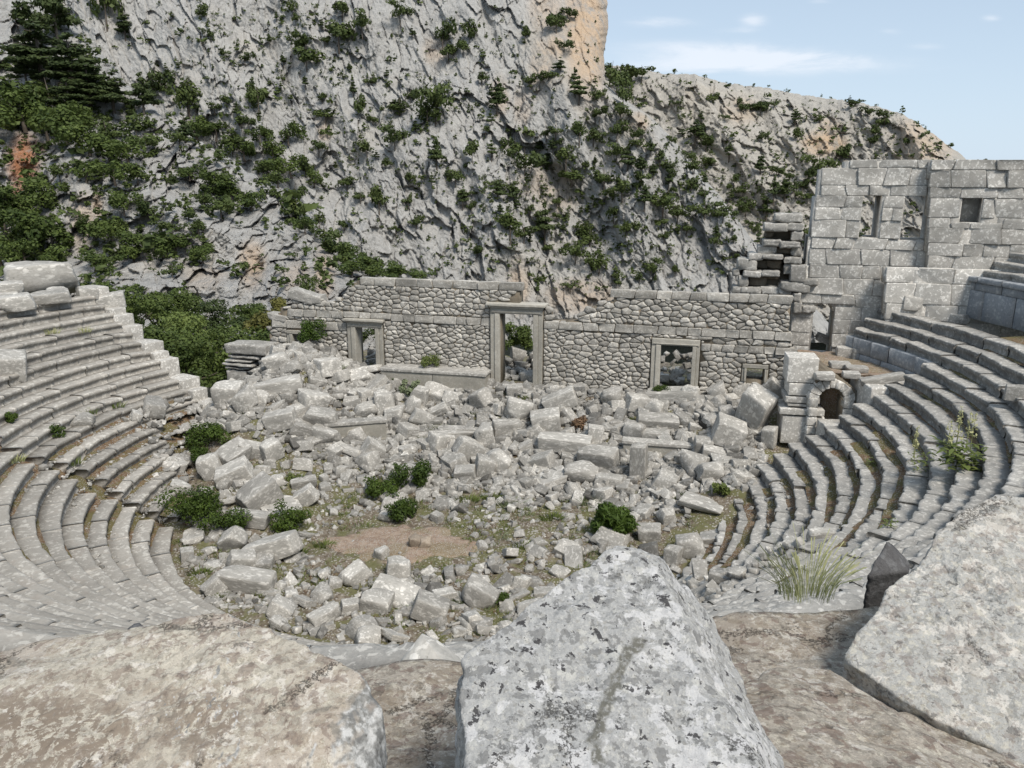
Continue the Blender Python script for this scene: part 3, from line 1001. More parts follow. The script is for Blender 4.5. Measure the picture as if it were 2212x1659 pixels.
def core(mb, pl, poly, openings, thick, zb, step=.16, lower=.10, front=-.10, arch=()):
    us = [p[0] for p in poly]; u = min(us); runs = []
    while u < max(us) - 1e-6:
        u2 = min(u + step, max(us)); um = .5 * (u + u2)
        zs = []
        for i in range(len(poly)):
            (a, b), (c, d) = poly[i - 1], poly[i]
            if (a > um) != (c > um): zs.append(b + (d - b) * (um - a) / (c - a))
        if len(zs) > 1:
            iv = [(max(zb, min(zs)), max(zs) - lower)]
            for op in openings:
                a, b, c, d = op[:4]
                if a < um < b:
                    if len(op) > 4:                                    # arched head
                        rr_ = (b - a) / 2; d = d - rr_ + math.sqrt(max(0, rr_ * rr_ - (um - (a + b) / 2) ** 2))
                    nv_ = []
                    for s0, s1 in iv:
                        if s0 < c: nv_.append((s0, min(s1, c)))
                        if s1 > d: nv_.append((max(s0, d), s1))
                    iv = nv_
            iv = [q for q in iv if q[1] - q[0] > .03]
            if runs and len(runs[-1][2]) == len(iv) and all(abs(p[0] - q[0]) + abs(p[1] - q[1]) < .05 for p, q in zip(runs[-1][2], iv)): runs[-1][1] = u2
            else: runs.append([u, u2, iv])
        u = u2
    for a, b, iv in runs:
        for s0, s1 in iv: mb.box(pl.P(((a + b) / 2, front - thick / 2, (s0 + s1) / 2)), (b - a, thick, s1 - s0), pl.ax, 0)


def inop(ops, x, z, m=.0):
    return any(a - m < x < b + m and c - m < z < d + m for a, b, c, d, *_ in ops)


def cutout(ops, poly, m=.02):
    """the pieces of a stone left outside the openings"""
    pieces = [poly]
    for a, b, c, d, *_ in ops:
        out = []
        for p in pieces:
            xs, zs = [q[0] for q in p], [q[1] for q in p]
            if max(xs) < a - m or min(xs) > b + m or max(zs) < c - m or min(zs) > d + m: out.append(p); continue
            mz = .5 * (max(zs) + min(zs))
            if mz > d and d - min(zs) < .75 * (max(zs) - min(zs)): out.append(clip(p, 0, -1, -d - m)); continue
            if mz < c: out.append(clip(p, 0, 1, c - m)); continue
            out += [clip(p, 1, 0, a - m), clip(p, -1, 0, -b - m)]
        pieces = [p for p in out if len(p) >= 3 and max(q[0] for q in p) - min(q[0] for q in p) > .09 and max(q[1] for q in p) - min(q[1] for q in p) > .06]
    return pieces


# ---------------------------------------------------------------- the stage wall
pl = STAGE
OUT = [pl.uz(x, y) for x, y in [(584, 900), (584, 692), (602, 686), (604, 661), (628, 658), (640, 650), (700, 654), (745, 640), (754, 622), (771, 603), (835, 603), (840, 598), (900, 604), (1000, 608), (1122, 617), (1122, 630),
                                (1112, 634), (1112, 652), (1186, 664), (1190, 690), (1246, 689), (1262, 668), (1292, 655), (1329, 646), (1329, 629), (1500, 633), (1706, 637), (1706, 900)]]


def rect(pl, x0, y0, x1, y1, arch=False):
    (a, d), (b, c) = pl.uz(x0, y0), pl.uz(x1, y1)
    return (a, b, c, d) + ((1,) if arch else ())


OPS = [rect(pl, 770, 706, 817, 830), rect(pl, 1081, 676, 1152, 850), rect(pl, 1428, 744, 1490, 850), rect(pl, 634, 721, 664, 760), rect(pl, 1613, 795, 1650, 822)]
FR = [rect(pl, 750, 686, 833, 830), rect(pl, 1060, 652, 1172, 850), rect(pl, 1408, 729, 1507, 850), rect(pl, 620, 712, 672, 760), rect(pl, 1603, 785, 1658, 826)]
rng = np.random.default_rng(11)
u0, u1 = OUT[0][0], OUT[-1][0]
zA1, zA0 = pl.uz(837, 677)[1], pl.uz(837, 693)[1]
zB1, zB0 = pl.uz(680, 693)[1], pl.uz(680, 711)[1]
zC1, zC0 = pl.uz(1560, 744)[1], pl.uz(1560, 760)[1]
zT1, zT0 = pl.uz(950, 607)[1], pl.uz(950, 622)[1]
ud, ur, uc = FR[0][0], FR[2][1], pl.uz(1190, 700)[0]
cells = []
for p_ in course_cells(u0, u1, zA0, zA1, .55, 1.25, rng): cells.append((p_, 'a'))
zR1, zR0 = pl.uz(1500, 633)[1], pl.uz(1500, 649)[1]
for p_ in rubble_cells(u0, uc, zA1, zT0, .42, .26, rng): cells.append((p_, 'r'))
for p_ in course_cells(pl.uz(756, 600)[0], uc, zT0, zT1 + .05, .8, 1.5, rng): cells.append((p_, 'a'))
for p_ in rubble_cells(uc, u1, zA1, zR0, .42, .26, rng): cells.append((p_, 'r'))
for p_ in course_cells(pl.uz(1329, 640)[0], u1, zR0, zR1 + .03, .7, 1.3, rng): cells.append((p_, 'a'))
for p_ in rubble_cells(u0, ud, zB1, zA0, .42, .20, rng): cells.append((p_, 'r'))
for p_ in course_cells(u0, ud, zB0, zB1, .6, 1.1, rng): cells.append((p_, 'a'))
for p_ in rubble_cells(u0, ud, 2.4, zB0, .42, .27, rng): cells.append((p_, 'r'))
for p_ in rubble_cells(ud, ur, 2.4, zA0, .40, .255, rng): cells.append((p_, 'r'))
for p_ in rubble_cells(ur, u1, zC1, zA0, .44, .24, rng): cells.append((p_, 'r'))
for p_ in course_cells(ur, u1, zC0, zC1, .5, .95, rng): cells.append((p_, 'a'))
for p_ in rubble_cells(ur, u1, 2.4, zC0, .42, .26, rng): cells.append((p_, 'r'))
stage = empty('stage_wall', STAGE.P((0, 0, 2.4)))
tag(stage, 'long ruined stage wall of grey rubble masonry with doorways, standing behind the fallen blocks', 'wall')


def child(o, parent):
    o.parent = parent; o.matrix_parent_inverse = Matrix.Translation(-Vector(parent.location)) if parent.rotation_euler.z == 0 else parent.matrix_basis.inverted()
    return o


mb = MB()
for poly, kind in cells:
    c = np.mean(poly, 0)
    if not inside(OUT, c[0], c[1]): continue
    for poly in cutout(FR, poly):
        if kind == 'a': stone_face(mb, pl, poly, rng, .012, .07, .32, 1, .02)
        else: stone_face(mb, pl, poly, rng, .008, .042, .26, 2, .022, tint=rng.normal(0, .14))
child(mb.build('masonry', M['wall']), stage)
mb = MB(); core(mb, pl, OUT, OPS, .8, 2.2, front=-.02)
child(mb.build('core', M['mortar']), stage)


def worn_box(pl, u0, u1, z0, z1, o0, o1, seed=0, amp=.008, k=22, n=9):
    P, Fq = block_mesh((u1 - u0, o1 - o0, z1 - z0), max(7, n), .5 / k, amp, 0 if k > 14 else 2, seed)
    return pl.P(P + ((u0 + u1) / 2, (o0 + o1) / 2, (z0 + z1) / 2)), Fq


def door_frame(pl, fr, op, lab, head, proj=.16, seed=0, cornice=True):
    d = empty('door_frame', STAGE.P((op[0], 0, op[2]))); d['label'] = lab
    a, b, c, dz = fr; e, f, g, h = op
    for (x0, x1, s_) in ((a + .02, e, 1), (f, b - .02, 2)):
        m_ = MB(); out_, inn = (x0, x0 + (x1 - x0) * .48) if s_ == 1 else (x1 - (x1 - x0) * .48, x1), (x0 + (x1 - x0) * .48, x1) if s_ == 1 else (x0, x1 - (x1 - x0) * .48)
        V, Fq = worn_box(pl, out_[0], out_[1], c, h - .002, -.5, proj - .03, seed + s_); m_.add(V, [Fq], -.02)
        V, Fq = worn_box(pl, inn[0], inn[1], c, h - .002, -.55, proj + .03, seed + s_ + 5); m_.add(V, [Fq], .04)
        child(m_.build('jamb', M['jamb']), d)
    m_ = MB()
    V, Fq = worn_box(pl, a + .03, b - .03, h, h + (dz - h) * (.55 if cornice else 1), -.55, proj, seed + 9); m_.add(V, [Fq], 0)
    V, Fq = worn_box(pl, a + .10, b - .10, h + .05, h + (dz - h) * .3, -.3, proj + .035, seed + 10); m_.add(V, [Fq], .02)
    child(m_.build('lintel', M['jamb']), d)
    if cornice:
        m_ = MB(); z1_ = h + (dz - h) * .55
        V, Fq = worn_box(pl, a - .02, b + .02, z1_, z1_ + (dz - z1_) * .5, -.5, proj + .10, seed + 11); m_.add(V, [Fq], -.12)
        V, Fq = worn_box(pl, a - head, b + head, z1_ + (dz - z1_) * .45, dz, -.55, proj + .22, seed + 12, .02); m_.add(V, [Fq], .05)
        child(m_.build('cornice', M['jamb']), d)
    child(d, stage)
    return d


bpy.context.view_layer.update()
door_frame(pl, FR[0], OPS[0], 'smaller moulded door frame of grey stone', .10, .17, 21)
door_frame(pl, FR[1], OPS[1], 'tall central door frame with a heavy broken cornice', .16, .20, 41)
door_frame(pl, FR[2], OPS[2], 'plain grey door frame half filled with rubble', .02, .14, 61, False)
door_frame(pl, FR[3], OPS[3], 'low buried door frame', .0, .14, 81, False)
door_frame(pl, FR[4], OPS[4], 'small square window frame low in the wall', .0, .10, 91, False)
bpy.context.view_layer.update()

# ---------------------------------------------------------------- tower wall
tower = empty('tower_wall', TOWER.P((0, 0, 5)))
tag(tower, 'high ashlar wall with slit windows at the upper right edge of the theatre', 'wall')


def ashlar(pl, out, ops, rows, rng, parent, name, lmin=.8, lmax=1.75, thick=.6, zb=3.0, ragged=0.0):
    mb = MB()
    for z0, z1 in zip(rows[1:], rows[:-1]):
        zm, x_ = .5 * (z0 + z1), []
        for i in range(len(out)):
            (a, b), (c_, d) = out[i - 1], out[i]
            if (b > zm) != (d > zm): x_.append(a + (c_ - a) * (zm - b) / (d - b))
        if len(x_) < 2: continue
        for poly in course_cells(min(x_) - rng.uniform(-.02, .06), max(x_) + .3, z0, z1, lmin, lmax, rng, .05, True):
            c = np.mean(poly, 0)
            # keep to the outline
            xs = []
            for i in range(len(out)):
                (a, b), (c_, d) = out[i - 1], out[i]
                if (b > c[1]) != (d > c[1]): xs.append(a + (c_ - a) * (c[1] - b) / (d - b))
            if len(xs) < 2: continue
            lo, hi = min(xs) + rng.uniform(-.04, .10) * (1 if ragged else .3), max(xs)
            poly = clip(clip(poly, -1, 0, -lo), 1, 0, hi)
            if len(poly) < 3: continue
            c = np.mean(poly, 0)
            if max(p[0] for p in poly) - min(p[0] for p in poly) < .12: continue
            for pc_ in cutout(ops, poly, .01): stone_face(mb, pl, pc_, rng, .010, .03, .3, 1, .012, tint=rng.normal(0, .06))
    o = child(mb.build(name, M['ashlar']), parent)
    mb = MB(); core(mb, pl, out, ops, thick, zb, .14, .06, -.035)
    child(mb.build('core', M['ashlar']), o)
    return o


def rows_of(pl, x, ys): return [pl.uz(x, y)[1] for y in ys]


YS = [345, 362.5, 400, 422.5, 448, 476, 514, 538, 572.6, 602, 637.5, 664, 691, 723, 752, 790, 830]
bpy.context.view_layer.update()
out = [TOWER.uz(x, y) for x, y in [(1707, 850), (1709, 640), (1744, 625), (1746, 560), (1750, 514), (1757, 470), (1762, 423), (1771, 422), (1773, 363), (1829, 362.4), (1831, 345), (2030, 346), (2030, 850)]]
ops = [rect(TOWER, 1866, 423, 1898, 514), rect(TOWER, 1956, 423, 2006, 520), rect(TOWER, 1757, 655, 1791, 775, True)]
ashlar(TOWER, out, ops, rows_of(TOWER, 1840, YS), np.random.default_rng(21), tower, 'wall_face', ragged=1, thick=2.0)
BAY = Plane((18.0, 38.3), -15.0, .50)
out = [BAY.uz(x, y) for x, y in [(1998, 850), (2000, 600), (2010, 346), (2420, 346), (2420, 850)]]
YS2 = [345, 367, 405, 428, 470, 493, 526, 553, 581, 608, 640, 672, 705, 740]
ashlar(BAY, out, [rect(BAY, 2080, 428, 2117, 481)], rows_of(BAY, 2060, YS2), np.random.default_rng(22), tower, 'projecting_bay')
mb = MB(); a_, b_, c_, d_ = rect(BAY, 2070, 420, 2125, 490)
mb.box(BAY.P(((a_ + b_) / 2, -.78, (c_ + d_) / 2)), (b_ - a_ + .3, .06, d_ - c_ + .3), BAY.ax)
child(mb.build('niche_back', M['ashlar']), tower)
BUT = Plane((18.0, 38.3), -15.0, 1.0)
out = [BUT.uz(x, y) for x, y in [(1908, 850), (1912, 578), (2300, 592), (2300, 850)]]
ashlar(BUT, out, [], rows_of(BUT, 1930, [577, 610, 655, 690, 725, 760]), np.random.default_rng(23), tower, 'buttress')

# ---------------------------------------------------------------- ruined masonry stub behind the stage wall
SP = Plane((0.36, 40.6), -14.0, -2.2)
stub = empty('ruined_pier', SP.P((SP.uz(1660, 640)[0], 0, 4)))
tag(stub, 'ragged stub of layered broken masonry with rusty earth between stage wall and tower wall', 'ruin')
bpy.context.view_layer.update()
mb = MB(); md = MB()
SL = [(820, 205, 1220, 330, 0), (655, 345, 985, 465, .1), (990, 350, 1230, 450, .05), (1070, 460, 1215, 600, 0), (640, 590, 900, 680, .0), (890, 615, 1180, 710, .2), (570, 680, 830, 800, -.2), (430, 790, 630, 895, 0),
      (640, 800, 930, 880, .15), (960, 845, 1200, 935, .05), (265, 870, 540, 1040, 0), (360, 1045, 610, 1140, .1), (625, 1045, 870, 1130, .15), (285, 1120, 410, 1280, 0), (325, 1290, 600, 1385, .1), (610, 1285, 880, 1390, 0),
      (1055, 955, 1250, 1205, .3), (900, 1200, 1310, 1360, .25), (1220, 1165, 1430, 1250, .3), (190, 1280, 320, 1390, .05), (200, 1030, 290, 1130, -.1),
      (440, 1130, 690, 1280, -.35), (710, 900, 900, 1030, -.35), (1070, 700, 1200, 830, -.25), (830, 700, 1060, 800, -.45), (700, 1130, 880, 1190, -.4), (700, 470, 790, 560, -.3), (960, 950, 1060, 1100, -.1), (880, 1240, 1045, 1400, .1), (1080, 1370, 1180, 1500, .3),
      (1090, 1500, 1190, 1660, .3), (1210, 1560, 1400, 1660, .25), (540, 910, 700, 1020, -.5)]
for i, (x0, y0, x1, y1, o_) in enumerate(SL):
    (a, d), (b, c) = SP.uz(1555.2 + x0 * .1458, 432 + y0 * .1458), SP.uz(1555.2 + x1 * .1458, 432 + y1 * .1458)
    P, Fq = block_mesh((b - a + .04, 1.0, d - c + .03), 8, .07, .05, 3, 500 + i)
    (mb if o_ > -.3 else md).add(SP.P(P + ((a + b) / 2, o_ - .4, (c + d) / 2)), [Fq], RNG.normal(-.05, .12))
child(mb.build('broken_stones', M['block']), stub)
for (x0, y0, x1, y1) in [(700, 340, 1215, 620), (620, 600, 1200, 1000), (300, 900, 1250, 1700)]:
    (a, d), (b, c) = SP.uz(1555.2 + x0 * .1458, 432 + y0 * .1458), SP.uz(1555.2 + x1 * .1458, 432 + y1 * .1458)
    md.box(SP.P(((a + b) / 2, -1.25, (c + d) / 2)), (b - a, 1.1, d - c), SP.ax)
child(md.build('core', M['mortar']), stub)

# ---------------------------------------------------------------- pier and vaulted passage on the right
PP = Plane((12.6, 33.6), -10.0)
pier = empty('stone_pier', PP.P((PP.uz(1735, 900)[0], -.6, 2.6)))
tag(pier, 'square grey stone pier on a moulded pedestal beside the dark arched passage', 'pier')
bpy.context.view_layer.update()
def pier_part(name, x0, x1, y0, y1, o1, seed, extra=()):
    m_ = MB()
    for (x0, x1, y0, y1, o1) in [(x0, x1, y0, y1, o1)] + list(extra):
        (a, d), (b, c) = PP.uz(x0, y0), PP.uz(x1, y1)
        V, Fq = worn_box(PP, a, b, c, d, -1.25 - o1, o1, seed, .012, 26, 8); m_.add(V, [Fq], RNG.normal(0, .04)); seed += 1
    return child(m_.build(name, M['ashlar']), pier)
pier_part('shaft', 1704, 1765, 772, 828, .0, 700, [(1705, 1766, 827.5, 856, .01)])
pier_part('moulding', 1697, 1770, 856, 872, .06, 705, [(1702, 1766, 871.5, 880, .02)])
pier_part('pedestal', 1690, 1775, 897, 960, .10, 710, [(1684, 1779, 880, 897.5, .16)])

VP = Plane((13.6, 33.15), -6.0)
vault = empty('vaulted_passage', VP.P((VP.uz(1790, 880)[0], 0, 3)))
tag(vault, 'dark arched passage of pale stone under a small rubble platform beside the pier', 'passage')
bpy.context.view_layer.update()
out = [VP.uz(x, y) for x, y in [(1764, 960), (1764, 806), (1800, 804), (1824, 820), (1852, 846), (1862, 960)]]
vo_ = [rect(VP, 1771, 838, 1812, 960, True)]
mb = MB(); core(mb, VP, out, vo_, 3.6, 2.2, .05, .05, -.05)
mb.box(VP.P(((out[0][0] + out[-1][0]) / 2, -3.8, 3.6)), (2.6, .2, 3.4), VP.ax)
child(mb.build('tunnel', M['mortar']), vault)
mb = MB(); rng = np.random.default_rng(31)
a, b, c, d, _ = vo_[0]; uc_, rr_ = (a + b) / 2, (b - a) / 2; zs_ = d - rr_
for i in range(9):
    t0, t1 = math.pi * (i / 9), math.pi * ((i + 1) / 9)
    ro = rr_ + .42 + rng.uniform(-.05, .08)
    poly = [(uc_ + r_ * math.cos(t_), zs_ + r_ * math.sin(t_)) for r_, t_ in ((rr_, t0), (ro, t0), (ro, t1), (rr_, t1))]
    stone_face(mb, VP, poly, rng, .012, .06, .5, 1, .02)
for z0, z1 in zip(np.arange(2.4, 5.4, .40), np.arange(2.8, 5.8, .40)):
    for poly in course_cells(out[0][0], out[-1][0], z0, z1, .5, 1.0, rng):
        m_ = np.mean(poly, 0)
        if inside(out, m_[0], m_[1]) and math.hypot(m_[0] - uc_, max(0, m_[1] - zs_)) > rr_ + .62: stone_face(mb, VP, poly, rng, .010, .03, .4, 1, .02)
for z0 in np.arange(2.4, zs_, .42):
    for (x0, x1) in ((a - .4, a), (b, b + .42)):
        stone_face(mb, VP, [(x0, z0), (x1, z0), (x1, z0 + .41), (x0, z0 + .41)], rng, .012, .05, .4, 1, .02)
child(mb.build('arch_stones', M['ashlar']), vault)
# platform over it
z_p = 5.38
mb = MB()
X, Y = np.meshgrid(np.linspace(0, 1, 24), np.linspace(0, 1, 30))
pa, pb, pc, pd = np.array([12.9, 34.6]), np.array([16.9, 33.0]), np.array([19.2, 37.6]), np.array([14.2, 39.0])
Q = ((1 - X)[..., None] * (1 - Y)[..., None] * pa + X[..., None] * (1 - Y)[..., None] * pb + X[..., None] * Y[..., None] * pc + (1 - X)[..., None] * Y[..., None] * pd)
Z = z_p + .10 * fbm(np.stack([Q[..., 0] * 1.2, Q[..., 1] * 1.2, 0 * X], -1).reshape(-1, 3), 4).reshape(X.shape)
V = np.concatenate([np.concatenate([Q, Z[..., None]], -1).reshape(-1, 3), np.concatenate([Q, Z[..., None] * 0 + 2.4], -1).reshape(-1, 3)])
idx = np.arange(720).reshape(30, 24)
qd = [np.stack([idx[:-1, :-1], idx[:-1, 1:], idx[1:, 1:], idx[1:, :-1]], -1).reshape(-1, 4)]
for e_ in (idx[0], idx[:, -1], idx[-1][::-1], idx[:, 0][::-1]):
    qd.append(np.stack([e_[:-1], e_[1:], e_[1:] + 720, e_[:-1] + 720], -1))
mb.add(V, [np.concatenate(qd)])
child(mb.build('platform', M['path']), vault)
mb = MB()
for cc, dd in (((16.7, 32.9, 3.86), (3.9, 2.3, 2.96)), ((13.95, 32.4, 3.0), (1.6, 1.4, 1.2))):
    V, Fq = block_mesh(dd, 12, .06, .03, 0, 77); mb.add(V + cc, [Fq])
child(mb.build('side_wall', M['ashlar']), vault)

# left stage pier with mouldings
LP = Plane((-12.3, 41.6), -14.0)
lp = empty('moulded_pier', LP.P((LP.uz(530, 830)[0], -.5, 3.0)))
tag(lp, 'broken stage pier with worn mouldings and a big cap block beside the dark trees', 'pier')
bpy.context.view_layer.update()
for nm, L in (('cap', [(487, 578, 742, 768, .12), (492, 560, 767, 777, .04)]), ('moulding', [(486, 545, 776, 784, .08), (482, 548, 783.5, 793, .16), (488, 540, 792.5, 800, .06)]), ('base', [(488, 535, 799.5, 850, .0), (537, 575, 796, 850, -.3)])):
    m_ = MB()
    for i, (x0, x1, y0, y1, o1) in enumerate(L):
        (a, d), (b, c) = LP.uz(x0, y0), LP.uz(x1, y1)
        V, Fq = worn_box(LP, a, b, c, d, -1.3, o1, 720 + i, .055, 7, 10); m_.add(V, [Fq], RNG.normal(0, .05))
    child(m_.build(nm, M['block']), lp)
# ------------------------------------------------------------------ fallen blocks and rubble
M['near_tan0'] = stone('brownish_stone', (.16, .13, .105), (.33, .285, .235), 2.0, .3, (.45, .42, .37), .5)

def rot_xyz(yaw, tx, ty):
    cz, sz = math.cos(yaw), math.sin(yaw); cx, sx_ = math.cos(tx), math.sin(tx); cy, sy = math.cos(ty), math.sin(ty)
    Rz = np.array([[cz, -sz, 0], [sz, cz, 0], [0, 0, 1]]); Rx = np.array([[1, 0, 0], [0, cx, -sx_], [0, sx_, cx]]); Ry = np.array([[cy, 0, sy], [0, 1, 0], [-sy, 0, cy]])
    return Rz @ Rx @ Ry


SHAPES = {'b': [], 's': [], 'c': [], 'r': []}
for i in range(14): SHAPES['b'].append(block_mesh((1, 1, 1), 8, [.05, .035, .08][i % 3], .022, 2 + i % 3, 900 + i, 1.6, 1.0, .06))
for i in range(10): SHAPES['s'].append(block_mesh((1, 1, 1), 8, .06, .03, 3, 930 + i, 2.0, .95, .10))
for i in range(16): SHAPES['c'].append(block_mesh((1, 1, 1), 8, [.06, .04, .10][i % 3], .045, 8, 950 + i, 1.8, .72, .22))
for i in range(8): SHAPES['r'].append(block_mesh((1, 1, 1), 7, .25, .05, 9, 980 + i, 1.8, .7, .2))
SHM = {k: [mk('fallen_block', V, [Fq], M['block']) for V, Fq in L] for k, L in SHAPES.items()}


def put_block(p, dims, kind, yaw, tx, ty, label, group=None, name='fallen_block', cat='stone block', var=None):
    L = SHM[kind]
    o = link(name, L[(var if var is not None else RNG.integers(len(L))) % len(L)], None, p)
    o.scale = dims
    o.rotation_euler = Matrix(rot_xyz(yaw, tx, ty).tolist()).to_euler()
    tag(o, label, cat, group)
    return o


